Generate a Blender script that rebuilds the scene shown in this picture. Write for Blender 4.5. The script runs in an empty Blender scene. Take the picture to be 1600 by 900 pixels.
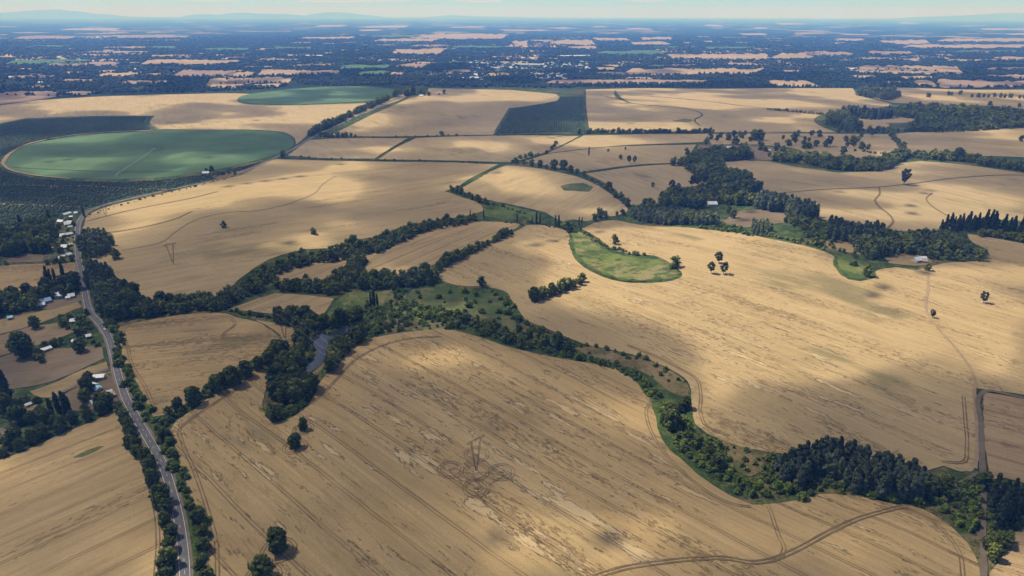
import bpy, math, random
import numpy as np
from mathutils import Vector, Matrix
from mathutils.geometry import delaunay_2d_cdt

random.seed(7)
S = bpy.context.scene
COL = S.collection
R = math.radians

# ------------------------------------------------------------------ camera, light, exposure
CAM_Z = 280.0
FPX = 1600 * 24 / 36
PITCH = math.atan2(426.5, FPX)
cam_d = bpy.data.cameras.new('camera'); cam_d.lens = 24; cam_d.sensor_width = 36
cam_d.clip_start = 1; cam_d.clip_end = 400000
cam = bpy.data.objects.new('camera', cam_d); COL.objects.link(cam)
cam.location = (0, 0, CAM_Z)
cam.rotation_euler = (math.pi / 2 - PITCH, 0, 0)
cam.rotation_euler = (Matrix.Rotation(math.pi / 2 - PITCH, 3, 'X') @ Matrix.Rotation(R(0.12), 3, 'Z')).to_euler()
S.camera = cam

SUN_EL = R(56)
SUN_H = Vector((-0.93, 0.37, 0)).normalized()
SUN_V = Vector((SUN_H.x * math.cos(SUN_EL), SUN_H.y * math.cos(SUN_EL), math.sin(SUN_EL)))
sun_d = bpy.data.lights.new('sun', 'SUN'); sun_d.energy = 4.8; sun_d.angle = R(0.53); sun_d.color = (1, 0.92, 0.79)
sun = bpy.data.objects.new('sun', sun_d); COL.objects.link(sun)
sun.location = (0, 0, 3000); sun.rotation_euler = SUN_V.to_track_quat('Z', 'Y').to_euler()

W = bpy.data.worlds.new('World'); S.world = W; W.use_nodes = True
wn = W.node_tree; bg = wn.nodes['Background']
sky = wn.nodes.new('ShaderNodeTexSky'); sky.sky_type = 'NISHITA'; sky.sun_disc = False
sky.sun_elevation = SUN_EL; sky.sun_rotation = math.atan2(SUN_H.x, SUN_H.y)
sky.altitude = 9000; sky.air_density = 1.0; sky.dust_density = 0.1; sky.ozone_density = 4.0
tint = wn.nodes.new('ShaderNodeMix'); tint.data_type = 'RGBA'; tint.blend_type = 'MULTIPLY'; tint.inputs[0].default_value = 1
tint.inputs[7].default_value = (.70, .80, 1.0, 1)      # cool white balance of the sky light
wn.links.new(sky.outputs[0], tint.inputs[6]); wn.links.new(tint.outputs[2], bg.inputs[0]); bg.inputs[1].default_value = 0.12
S.view_settings.view_transform = 'Standard'; S.view_settings.look = 'None'
S.view_settings.exposure = 0.65; S.view_settings.gamma = 1; S.view_settings.use_curve_mapping = False
try:
    cy = S.cycles
    cy.use_denoising = True; cy.denoiser = 'OPENIMAGEDENOISE'
    cy.max_bounces = 5; cy.diffuse_bounces = 2; cy.glossy_bounces = 2; cy.transmission_bounces = 2
    cy.volume_bounces = 1; cy.transparent_max_bounces = 24
    cy.sample_clamp_indirect = 4
except Exception:
    pass

# ------------------------------------------------------------------ helpers: terrain and photo tracing
def flat(P):
    P = np.atleast_2d(np.asarray(P, float))
    a = R(0.12)
    u0 = (P[:, 0] - 800) / FPX; v0 = (P[:, 1] - 450) / FPX
    u = u0 * math.cos(a) + v0 * math.sin(a); v = v0 * math.cos(a) - u0 * math.sin(a)
    return u, math.cos(PITCH) - v * math.sin(PITCH), -(math.sin(PITCH) + v * math.cos(PITCH))

def ray_at(P, z):
    u, fy, fz = flat(P)
    t = (CAM_Z - z) / np.maximum(-fz, 0.0025)
    return u * t, fy * t

def seg_dist(x, y, pts):
    d = np.full(np.shape(x), 1e9)
    for (ax, ay), (bx, by) in zip(pts[:-1], pts[1:]):
        dx, dy = bx - ax, by - ay
        t = np.clip(((x - ax) * dx + (y - ay) * dy) / (dx * dx + dy * dy + 1e-9), 0, 1)
        d = np.minimum(d, np.hypot(x - ax - t * dx, y - ay - t * dy))
    return d

def sstep(a, b, x):
    t = np.clip((x - a) / (b - a), 0, 1)
    return t * t * (3 - 2 * t)

CREEK_PX = [(250, 475), (330, 478), (400, 445), (470, 410), (560, 385), (660, 352), (740, 340), (860, 352), (980, 345), (1060, 340), (1130, 310), (1110, 270), (1090, 245)]
GULLY_PX = [(430, 640), (470, 570), (520, 540), (620, 480), (760, 480), (850, 535), (960, 565), (1040, 640), (1090, 700), (1160, 750), (1300, 765), (1440, 760), (1530, 820), (1560, 900)]
CREEK = np.array(ray_at(CREEK_PX, 0)).T; GULLY = np.array(ray_at(GULLY_PX, 0)).T
HILLS = [((830, 300), 10, 130), ((690, 560), 7, 110), ((1000, 600), -2, 60), ((1300, 480), 8, 170), ((320, 540), 5, 80), ((480, 300), 7, 190), ((1350, 300), 8, 190), ((740, 390), 4, 70)]
HILLS = [(np.array(ray_at([p], 0)).ravel(), a, s) for p, a, s in HILLS]

def H(x, y):
    x = np.asarray(x, float); y = np.asarray(y, float)
    h = 3.2 * np.sin(x / 170 + 1.3) * np.sin(y / 210 + .6) + 2.0 * np.sin((x + .6 * y) / 125) + 1.5 * np.sin((y - .8 * x) / 98 + 2)
    for (cx, cy_), a, s in HILLS:
        h = h + a * np.exp(-((x - cx) ** 2 + (y - cy_) ** 2) / (2 * s * s))
    near = np.hypot(x, y) < 2600
    if np.any(near):
        d = np.minimum(seg_dist(x, y, CREEK), seg_dist(x, y, GULLY))
        h = h - 3.5 * np.exp(-(d / 38) ** 2)
    return h * (1 - sstep(1700, 2800, np.hypot(x, y)))

def px(P):
    """points traced on the photograph -> points on the terrain (n, 3)"""
    P = np.atleast_2d(np.asarray(P, float))
    z = np.zeros(len(P))
    for _ in range(30):
        x, y = ray_at(P, z)
        z = .5 * z + .5 * H(x, y)
    x, y = ray_at(P, z)
    return np.c_[x, y, H(x, y)]

def scale_at(p):        # photo pixels per metre at a world point
    zc = p[1] * math.cos(PITCH) + (CAM_Z - p[2]) * math.sin(PITCH)
    return FPX / max(zc, 1)

def smooth(pts, step, closed=False, corner=50):
    """Hermite curve through points, sharp where they turn hard, resampled every `step` metres"""
    P = np.asarray(pts, float)[:, :2]; n = len(P)
    out = []
    idx = range(n if closed else n - 1)
    def tang(i):
        if not closed and (i == 0 or i == n - 1): return None
        a, b, c = P[(i - 1) % n], P[i], P[(i + 1) % n]
        u, v = b - a, c - b
        lu, lv = np.hypot(*u) + 1e-6, np.hypot(*v) + 1e-6
        if math.degrees(math.acos(np.clip(u @ v / lu / lv, -1, 1))) > corner: return None
        return (u / lu * lv + v / lv * lu) / (lu + lv)
    T = [tang(i) for i in range(n)]
    for i in idx:
        a, b = P[i], P[(i + 1) % n]
        L = np.hypot(*(b - a)); k = max(1, int(L / step))
        ch = (b - a) / (L + 1e-6)
        ta = (T[i] if T[i] is not None else ch) * L; tb = (T[(i + 1) % n] if T[(i + 1) % n] is not None else ch) * L
        for j in range(k):
            t = j / k
            out.append((2*t**3-3*t*t+1)*a + (t**3-2*t*t+t)*ta + (-2*t**3+3*t*t)*b + (t**3-t*t)*tb)
    if not closed: out.append(P[-1])
    return np.array(out)

def inside(poly, x, y):
    poly = np.asarray(poly); c = np.zeros(np.shape(x), bool)
    xj, yj = poly[-1][:2]
    for q in poly:
        xi, yi = q[0], q[1]
        hit = ((yi > y) != (yj > y))
        with np.errstate(divide='ignore', invalid='ignore'):
            c ^= hit & (x < (xj - xi) * (y - yi) / (yj - yi + 1e-12) + xi)
        xj, yj = xi, yi
    return c

# ------------------------------------------------------------------ helpers: objects
def mesh(name, V, F, mats=(), mi=None, shade=False):
    me = bpy.data.meshes.new(name)
    V = np.asarray(V, np.float32)
    if isinstance(F, np.ndarray):
        k = F.shape[1]; n = len(F)
        me.vertices.add(len(V)); me.vertices.foreach_set('co', V.ravel())
        me.loops.add(n * k); me.loops.foreach_set('vertex_index', F.astype(np.int32).ravel())
        me.polygons.add(n)
        me.polygons.foreach_set('loop_start', np.arange(0, n * k, k, dtype=np.int32))
        me.polygons.foreach_set('loop_total', np.full(n, k, np.int32))
        me.update(calc_edges=True)
    else:
        me.from_pydata([tuple(map(float, v)) for v in V], [], F)
    for m in mats: me.materials.append(m)
    if mi is not None: me.polygons.foreach_set('material_index', np.asarray(mi, np.int32))
    if shade: me.polygons.foreach_set('use_smooth', np.ones(len(me.polygons), bool))
    me.update()
    return me

def link(name, me, parent=None):
    o = bpy.data.objects.new(name, me); COL.objects.link(o)
    if parent is not None: o.parent = parent
    return o

def tag(o, label=None, cat=None, group=None, kind=None):
    if label: o['label'] = label
    if cat: o['category'] = cat
    if group: o['group'] = group
    if kind: o['kind'] = kind
    return o

def empty(name, loc, rz=0, sc=1):
    o = bpy.data.objects.new(name, None); COL.objects.link(o)
    o.location = loc; o.rotation_euler = (0, 0, rz); o.scale = (sc, sc, sc); o.empty_display_size = .2
    return o

class MB:
    """collects boxes, prisms and bars, then links them as one mesh"""
    def __init__(s): s.v = []; s.f = []
    def add(s, V, F):
        b = len(s.v); s.v += [tuple(v) for v in V]; s.f += [tuple(i + b for i in f) for f in F]
    def box(s, c, d, rz=0):
        x, y, z = d[0] / 2, d[1] / 2, d[2] / 2; ca, sa = math.cos(rz), math.sin(rz)
        V = [(c[0] + i * x * ca - j * y * sa, c[1] + i * x * sa + j * y * ca, c[2] + k * z) for k in (-1, 1) for i, j in ((-1, -1), (1, -1), (1, 1), (-1, 1))]
        s.add(V, [(3, 2, 1, 0), (4, 5, 6, 7), (0, 1, 5, 4), (1, 2, 6, 5), (2, 3, 7, 6), (3, 0, 4, 7)])
    def bar(s, a, b, r0, r1=None, n=6):
        a = Vector(a); b = Vector(b); r1 = r0 if r1 is None else r1
        q = (b - a).to_track_quat('Z', 'Y')
        V = [a + q @ Vector((r0 * math.cos(2 * math.pi * i / n), r0 * math.sin(2 * math.pi * i / n), 0)) for i in range(n)]
        V += [b + q @ Vector((r1 * math.cos(2 * math.pi * i / n), r1 * math.sin(2 * math.pi * i / n), 0)) for i in range(n)]
        s.add(V, [(i, (i + 1) % n, n + (i + 1) % n, n + i) for i in range(n)] + [tuple(range(n))[::-1], tuple(range(n, 2 * n))])
    def build(s, name, m, parent=None):
        return link(name, mesh(name, s.v, s.f, [m]), parent)

# ------------------------------------------------------------------ materials
class NT:
    def __init__(s, name):
        s.m = bpy.data.materials.new(name); s.m.use_nodes = True
        s.t = s.m.node_tree; s.t.nodes.clear()
        s.out = s.t.nodes.new('ShaderNodeOutputMaterial')
    def n(s, typ, ins=None, **kw):
        nd = s.t.nodes.new('ShaderNode' + typ)
        for k, v in kw.items(): setattr(nd, k, v)
        for k, v in (ins or {}).items(): s.put(nd.inputs[k], v)
        return nd
    def put(s, sock, v):
        if isinstance(v, bpy.types.NodeSocket): s.t.links.new(v, sock)
        else:
            if isinstance(v, (tuple, list)) and len(v) == 3 and sock.type == 'RGBA': v = (*v, 1)
            sock.default_value = v
    def M(s, op, a, b=0.0, c=None):
        nd = s.t.nodes.new('ShaderNodeMath'); nd.operation = op
        s.put(nd.inputs[0], a); s.put(nd.inputs[1], b)
        if c is not None: s.put(nd.inputs[2], c)
        return nd.outputs[0]
    def ss(s, v, a, b, lo=0.0, hi=1.0):
        nd = s.n('MapRange', {0: v, 1: a, 2: b, 3: lo, 4: hi}, interpolation_type='SMOOTHSTEP')
        return nd.outputs[0]
    def mix(s, f, a, b, blend='MIX'):
        nd = s.n('Mix', data_type='RGBA', blend_type=blend)
        s.put(nd.inputs[0], f); s.put(nd.inputs[6], a); s.put(nd.inputs[7], b)
        return nd.outputs[2]
    def noise(s, vec, scale, detail=3, rough=.55):
        return s.n('TexNoise', {'Vector': vec, 'Scale': scale, 'Detail': detail, 'Roughness': rough}).outputs[0]
    def pos(s): return s.n('TexCoord').outputs['Object']
    def rows(s, vec, ang, su, sv, off=0.0):
        """coordinates turned so that x runs along the rows, then stretched"""
        r = s.n('VectorRotate', {'Vector': vec, 'Angle': -ang}, rotation_type='Z_AXIS').outputs[0]
        m = s.n('VectorMath', {0: r, 1: (su, sv, 0)}, operation='MULTIPLY').outputs[0]
        return s.n('VectorMath', {0: m, 1: (off, off * .7, 0)}, operation='ADD').outputs[0]
    def finish(s, col, rough=.9, spec=.15, bump=None, dist=1.0, strength=1.0, metal=0.0, k=.76):
        if k != 1: col = s.mix(1.0, col, (k, k, k), 'MULTIPLY')
        b = s.n('BsdfPrincipled', {'Base Color': col, 'Roughness': rough, 'Specular IOR Level': spec, 'Metallic': metal})
        if bump is not None:
            bm = s.n('Bump', {'Height': bump, 'Distance': dist, 'Strength': strength})
            s.t.links.new(bm.outputs[0], b.inputs['Normal'])
        s.t.links.new(b.outputs[0], s.out.inputs[0])
        return s.m

def world_angle(a, b):
    p = px([a, b]); return math.atan2(p[1, 1] - p[0, 1], p[1, 0] - p[0, 0])

def wheat(name, rows, lodge=.5, green=.3, tram=24.0, tone=(.42, .29, .145), seed=0.0, streak=1.0, speck=.4, tramk=.5):
    """ripe wheat: drill rows, tramlines, flattened ("lodged") patches and weedy tints; the attributes say where a field has more of them"""
    tone = (tone[0], tone[1] * 1.05, tone[2] * 1.06)
    t = NT(name); p = t.pos(); ang = world_angle(*rows) if rows else .3
    al = t.n('Attribute', attribute_name='lodge').outputs['Fac']; ag = t.n('Attribute', attribute_name='weeds').outputs['Fac']
    big = t.noise(p, .0045, 3); mid = t.noise(p, .022, 5, .65)
    sep = t.n('SeparateXYZ', {0: t.rows(p, ang, 1, 1, seed)})
    v = t.M('ADD', sep.outputs[1], t.M('MULTIPLY', t.M('SUBTRACT', t.noise(p, .008, 2), .5), 6.0))
    row = t.noise(t.rows(p, ang, .006, .33, seed), 1.0, 5, .65)
    row2 = t.noise(t.rows(p, ang, .012, .06, seed + 3), 1.0, 5, .65)
    fine = t.noise(t.rows(p, ang, .35, 1.6, seed), 1.0, 3, .65)
    grain = t.noise(p, 1.1, 4, .7)
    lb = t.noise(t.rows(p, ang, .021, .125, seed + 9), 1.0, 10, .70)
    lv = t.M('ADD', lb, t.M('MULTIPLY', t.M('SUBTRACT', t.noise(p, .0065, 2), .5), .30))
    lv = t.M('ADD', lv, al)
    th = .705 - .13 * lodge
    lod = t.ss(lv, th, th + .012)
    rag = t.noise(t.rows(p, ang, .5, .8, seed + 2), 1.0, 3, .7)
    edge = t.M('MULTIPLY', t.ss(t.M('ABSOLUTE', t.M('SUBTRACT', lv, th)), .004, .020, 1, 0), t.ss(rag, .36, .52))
    lb2 = t.noise(t.rows(p, ang, .14, .42, seed + 20), 1.0, 5, .72)
    lv2 = t.M('ADD', lb2, t.M('MULTIPLY', t.M('SUBTRACT', t.noise(t.rows(p, ang, .004, .035, seed + 5), 1.0, 3), .5), .7))
    lv2 = t.M('ADD', lv2, t.M('MULTIPLY', al, .35))
    th2 = .70 - .10 * speck
    spk = t.ss(lv2, th2, th2 + .035)
    c = t.mix(t.ss(row, .35, .68), tuple(.80 * k for k in tone), tuple(1.08 * k for k in tone))
    c = t.mix(t.M('MULTIPLY', t.ss(row2, .42, .68), .5 * streak), c, (tone[0] * .68, tone[1] * .65, tone[2] * .60))
    c = t.mix(t.M('MULTIPLY', t.ss(mid, .45, .70), .4), c, (tone[0] * 1.14, tone[1] * 1.15, tone[2] * 1.12))
    c = t.mix(t.M('MULTIPLY', t.ss(fine, .42, .68), .38), c, (tone[0] * .58, tone[1] * .54, tone[2] * .48))
    c = t.mix(t.M('MULTIPLY', t.ss(grain, .46, .66), .36), c, (tone[0] * .62, tone[1] * .58, tone[2] * .52))
    gv = t.M('ADD', t.M('ADD', big, t.M('MULTIPLY', t.M('SUBTRACT', row2, .5), .6)), ag)
    gm = t.M('MULTIPLY', t.ss(gv, .64 - .12 * green, .80), .8)
    c = t.mix(gm, c, t.mix(t.ss(grain, .4, .6), (.20, .175, .09), (.125, .12, .055)))
    c = t.mix(t.M('MULTIPLY', lod, t.ss(t.noise(p, .35, 4, .7), .3, .6, .55, .95)), c, (min(tone[0] * 1.14, .6), tone[1] * 1.2, tone[2] * 1.38))
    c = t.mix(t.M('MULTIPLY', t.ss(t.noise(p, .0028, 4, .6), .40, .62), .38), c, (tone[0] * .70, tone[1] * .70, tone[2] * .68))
    cv = t.noise(t.rows(p, ang, .0035, .030, seed + 31), 1.0, 7, .62)
    cl = t.M('MULTIPLY', t.ss(t.M('ABSOLUTE', t.M('SUBTRACT', cv, .5)), .002, .013, 1, 0), t.ss(t.noise(p, .009, 4, .6), .46, .60))
    c = t.mix(t.M('MULTIPLY', cl, .42 * streak), c, (tone[0] * .50, tone[1] * .47, tone[2] * .40))
    sb = t.ss(t.noise(t.rows(p, ang, .009, .10, seed + 41), 1.0, 6, .7), .56, .64)
    c = t.mix(t.M('MULTIPLY', sb, .28 * streak), c, (tone[0] * .60, tone[1] * .57, tone[2] * .50))
    c = t.mix(t.M('MULTIPLY', spk, .55), c, (tone[0] * .48, tone[1] * .43, tone[2] * .38))
    c = t.mix(t.M('MULTIPLY', edge, .85), c, (tone[0] * .36, tone[1] * .32, tone[2] * .28))  # ragged dark rim: bare stalk sides plus painted shade of the standing crop
    h = t.M('ADD', t.M('MULTIPLY', row, .25), t.M('MULTIPLY', fine, .25))
    h = t.M('SUBTRACT', h, t.M('MULTIPLY', lod, .8)); h = t.M('SUBTRACT', h, t.M('MULTIPLY', spk, .5))
    if tram:
        d = t.M('PINGPONG', v, tram / 2)
        ln = t.ss(t.M('ABSOLUTE', t.M('SUBTRACT', d, .95)), .18, .46, 1, 0)
        ln = t.M('MULTIPLY', ln, t.ss(t.noise(p, .015, 2), .32, .5, .45, 1))
        c = t.mix(t.M('MULTIPLY', ln, tramk), c, (.13, .085, .042))
        h = t.M('SUBTRACT', h, t.M('MULTIPLY', ln, .5))
    return t.finish(c, .92, .08, h, .9, 1.0)

def stubble(name, tone, tone2, scale=.05, ang=.3):
    t = NT(name); p = t.pos()
    a = t.noise(p, scale * .35, 5, .62); b = t.noise(t.rows(p, ang, .02, .3), 1, 4, .6); f = t.noise(p, .8, 3)
    c = t.mix(t.ss(a, .38, .66), tone, tone2)
    c = t.mix(t.M('MULTIPLY', t.ss(b, .42, .7), .5), c, tuple(.7 * k for k in tone))
    c = t.mix(t.M('MULTIPLY', t.ss(f, .45, .7), .3), c, tuple(.65 * k for k in tone2))
    c = t.mix(t.M('MULTIPLY', t.ss(t.noise(p, scale * .8, 6, .68), .55, .66), .6), c, (.11, .115, .048))
    return t.finish(c, .95, .05, t.M('ADD', f, b), .4)

def meadow(name, cols, scale=.03):
    t = NT(name); p = t.pos()
    a = t.noise(p, scale, 5, .65); b = t.noise(p, scale * 3.3, 5, .7); f = t.noise(p, .5, 4, .7)
    w = t.noise(p, scale * .45, 4, .6)
    c = t.mix(t.ss(a, .40, .58), cols[0], cols[1])
    c = t.mix(t.ss(t.M('ADD', t.M('MULTIPLY', w, .6), t.M('MULTIPLY', b, .4)), .50, .58), c, cols[2])
    c = t.mix(t.M('MULTIPLY', t.ss(t.noise(p, scale * 1.7, 5, .7), .54, .62), .7), c, tuple(.48 * k for k in cols[0]))
    c = t.mix(t.M('MULTIPLY', t.ss(f, .45, .65), .55), c, tuple(.5 * k for k in cols[0]))
    return t.finish(c, .95, .05, t.M('ADD', f, b), .8)

def green_crop(name, tone, ang=.3, spacing=6.0, dark=.6):
    t = NT(name); p = t.pos()
    a = t.noise(p, .012, 5, .6); b = t.noise(t.rows(p, ang, .02, .5), 1, 3)
    c = t.mix(t.ss(a, .35, .7), tuple(.8 * k for k in tone), tuple(1.15 * k for k in tone))
    c = t.mix(t.M('MULTIPLY', t.ss(b, .4, .7), .4), c, tuple(dark * k for k in tone))
    s = t.n('SeparateXYZ', {0: t.rows(p, ang, 1, 1)}).outputs[1]
    ln = t.ss(t.M('PINGPONG', s, spacing / 2), spacing * .12, spacing * .3, 1, 0)
    c = t.mix(t.M('MULTIPLY', ln, .2), c, (.09, .09, .05))
    return t.finish(c, .9, .1, t.noise(p, .6, 3), .5)

def ground_mat():
    t = NT('weedy_ground'); p = t.pos()
    a = t.noise(p, .013, 6, .62); b = t.noise(p, .06, 6, .7); f = t.noise(p, .28, 5, .75)
    c = t.mix(t.ss(b, .42, .62), (.038, .072, .024), (.115, .150, .044))
    c = t.mix(t.ss(a, .50, .60), c, (.19, .155, .075))
    c = t.mix(t.M('MULTIPLY', t.ss(f, .44, .60), .8), c, (.024, .044, .016))
    # beyond the farm: woodland with a patchwork of small fields
    d = t.n('VectorMath', {0: p}, operation='LENGTH').outputs['Value']
    wood = t.mix(t.ss(t.noise(p, .0035, 6, .65), .4, .65), (.011, .023, .017), (.026, .040, .024))
    wp = t.n('VectorMath', {0: p, 1: t.n('VectorMath', {0: t.n('TexNoise', {'Vector': p, 'Scale': .0015, 'Detail': 3}).outputs[1], 1: (420, 420, 0)}, operation='MULTIPLY').outputs[0]}, operation='ADD').outputs[0]
    vo = t.n('TexVoronoi', {'Vector': wp, 'Scale': .0021, 'Randomness': 1.0})
    cell = t.n('SeparateColor', {0: vo.outputs['Color']})
    fm = t.M('ADD', cell.outputs[0], t.M('MULTIPLY', t.M('SUBTRACT', t.noise(p, .00021, 3), .5), .9))
    brk = t.ss(t.noise(p, .011, 4, .6), .40, .50)
    fld = t.M('MULTIPLY', t.M('MULTIPLY', t.ss(fm, .88, .90), brk), t.ss(d, 4200, 5200))
    fcol = t.mix(t.ss(cell.outputs[1], .6, .62), (.48, .36, .22), (.09, .15, .07))
    wood = t.mix(fld, wood, fcol)
    c = t.mix(t.ss(d, 2700, 3100), c, wood)
    return t.finish(c, .95, .05, t.M('ADD', f, b), 1.0)

def plain(name, col, rough=.6, spec=.3, metal=0.0, var=.15, scale=1.5):
    t = NT(name); p = t.pos()
    nz = t.noise(p, scale, 4, .65)
    c = t.mix(t.ss(nz, .3, .75), tuple(k * (1 - var) for k in col), tuple(min(1, k * (1 + var)) for k in col))
    return t.finish(c, rough, spec, nz, .02, .4, metal, 1)

def road_mat(name, a, b, ang=0.0):
    t = NT(name); p = t.pos()
    n1 = t.noise(p, .09, 5, .65); n2 = t.noise(p, 1.1, 3)
    c = t.mix(t.ss(n1, .35, .68), a, b); c = t.mix(t.M('MULTIPLY', t.ss(n2, .45, .7), .35), c, tuple(.75 * k for k in a))
    return t.finish(c, .85, .2, n2, .05)

def foliage(name, dark, light, warm):
    t = NT(name); g = t.n('NewGeometry'); oi = t.n('ObjectInfo')
    isl = g.outputs['Random Per Island']
    dark, light, warm = [tuple(.95 * k for k in q) for q in (dark, light, warm)]
    c = t.mix(isl, dark, light)
    c = t.mix(t.M('MULTIPLY', oi.outputs['Random'], .55), c, warm)
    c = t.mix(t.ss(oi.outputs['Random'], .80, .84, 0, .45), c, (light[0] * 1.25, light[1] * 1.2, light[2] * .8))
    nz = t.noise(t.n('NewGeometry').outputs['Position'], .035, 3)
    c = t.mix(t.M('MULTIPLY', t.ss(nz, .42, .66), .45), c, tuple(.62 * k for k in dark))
    bs = t.n('BsdfPrincipled', {'Base Color': c, 'Roughness': .75, 'Specular IOR Level': .15})
    tr = t.n('BsdfTranslucent', {'Color': c})
    mx = t.n('MixShader', {0: .18, 1: bs.outputs[0], 2: tr.outputs[0]})
    t.t.links.new(mx.outputs[0], t.out.inputs[0])
    return t.m

MAT = {}
MAT['ground'] = ground_mat()
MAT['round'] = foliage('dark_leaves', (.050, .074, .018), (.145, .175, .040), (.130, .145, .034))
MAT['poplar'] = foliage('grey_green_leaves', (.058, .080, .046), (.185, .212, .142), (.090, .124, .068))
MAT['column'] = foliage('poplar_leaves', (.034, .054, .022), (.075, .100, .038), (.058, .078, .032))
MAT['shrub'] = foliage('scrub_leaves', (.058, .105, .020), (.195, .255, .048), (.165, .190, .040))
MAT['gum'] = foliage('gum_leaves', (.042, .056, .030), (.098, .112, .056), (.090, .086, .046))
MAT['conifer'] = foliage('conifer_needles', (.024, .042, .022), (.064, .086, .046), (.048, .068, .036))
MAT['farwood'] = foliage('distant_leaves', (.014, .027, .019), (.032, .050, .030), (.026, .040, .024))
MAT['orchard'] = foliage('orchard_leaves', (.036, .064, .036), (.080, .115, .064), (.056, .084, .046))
MAT['bark'] = plain('bark', (.10, .08, .06), .9, .1, var=.3)
MAT['asphalt'] = road_mat('asphalt', (.105, .105, .115), (.145, .142, .150))
MAT['gravel'] = road_mat('gravel_shoulder', (.15, .115, .095), (.22, .175, .145))
MAT['dirt'] = road_mat('dirt_track', (.27, .195, .115), (.35, .26, .16))
MAT['darkdirt'] = road_mat('dark_dirt_track', (.13, .10, .075), (.19, .15, .11))
MAT['wheel'] = road_mat('wheel_track_soil', (.14, .098, .05), (.20, .14, .075))
MAT['paint'] = plain('road_paint', (.78, .78, .76), .6, .3)
MAT['weedstrip'] = meadow('weedy_strip', [(.035, .055, .022), (.07, .085, .032), (.14, .12, .06)], .05)
MAT['greenstrip'] = meadow('green_weeds', [(.045, .085, .022), (.075, .125, .034), (.125, .14, .05)], .06)
MAT['steel'] = plain('weathered_steel', (.13, .085, .065), .7, .3, .3)
MAT['galv'] = plain('galvanised_pipe', (.70, .72, .72), .45, .5, .2)
MAT['cable'] = plain('aluminium_cable', (.62, .62, .62), .4, .5, .5)
MAT['white'] = plain('white_sheet_roof', (.60, .62, .64), .5, .4, var=.22, scale=.6)
MAT['tanroof'] = plain('faded_clay_roof', (.45, .33, .27), .8, .2)
MAT['blueroof'] = plain('blue_sheet_roof', (.22, .32, .52), .5, .4)
MAT['cyanroof'] = plain('pale_blue_roof', (.25, .52, .62), .5, .4)
MAT['greenroof'] = plain('olive_sheet_roof', (.20, .22, .15), .6, .3)
MAT['darkroof'] = plain('dark_roof', (.16, .16, .17), .7, .3)
MAT['wallpale'] = plain('pale_wall', (.52, .48, .43), .85, .2)
MAT['wallwood'] = plain('brown_board_wall', (.22, .16, .11), .85, .2)
MAT['glass'] = plain('window_glass', (.05, .06, .07), .15, .6)
MAT['door'] = plain('painted_door', (.25, .12, .08), .6, .3)
MAT['rubber'] = plain('rubber', (.03, .03, .03), .8, .2)
t = NT('pond_water'); pp = t.pos()
MAT['water'] = t.finish((.022, .034, .052), .07, .5, t.noise(pp, .8, 3), .05)

# ------------------------------------------------------------------ the ground: one sheet to the horizon
def build_ground():
    rad = [0.0] + list(np.geomspace(60, 95000, 400))
    ang = np.concatenate([np.arange(-46, 46, .7), np.arange(46, 314, 4.0)])
    ang = np.radians(ang); m = len(ang)
    V = [(0, 0, float(H(0., 0.)))]
    rr, aa = np.meshgrid(rad[1:], ang, indexing='ij')
    x = rr * np.sin(aa); y = rr * np.cos(aa)
    V = np.vstack([np.array(V), np.c_[x.ravel(), y.ravel(), H(x, y).ravel()]])
    F = []
    for i in range(len(rad) - 2):
        a = 1 + i * m + np.arange(m); b = 1 + i * m + (np.arange(m) + 1) % m
        F.append(np.c_[a, a + m, b + m, b])
    F = np.vstack(F)
    fan = np.c_[np.zeros(m, int), 1 + np.arange(m), 1 + (np.arange(m) + 1) % m]
    tri = np.vstack([F[:, [0, 1, 2]], F[:, [0, 2, 3]], fan])
    o = link('ground', mesh('ground', V, tri, [MAT['ground']], shade=True))
    tag(o, 'weedy green and woodland ground running out to the horizon', 'ground', kind='structure')
build_ground()

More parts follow.
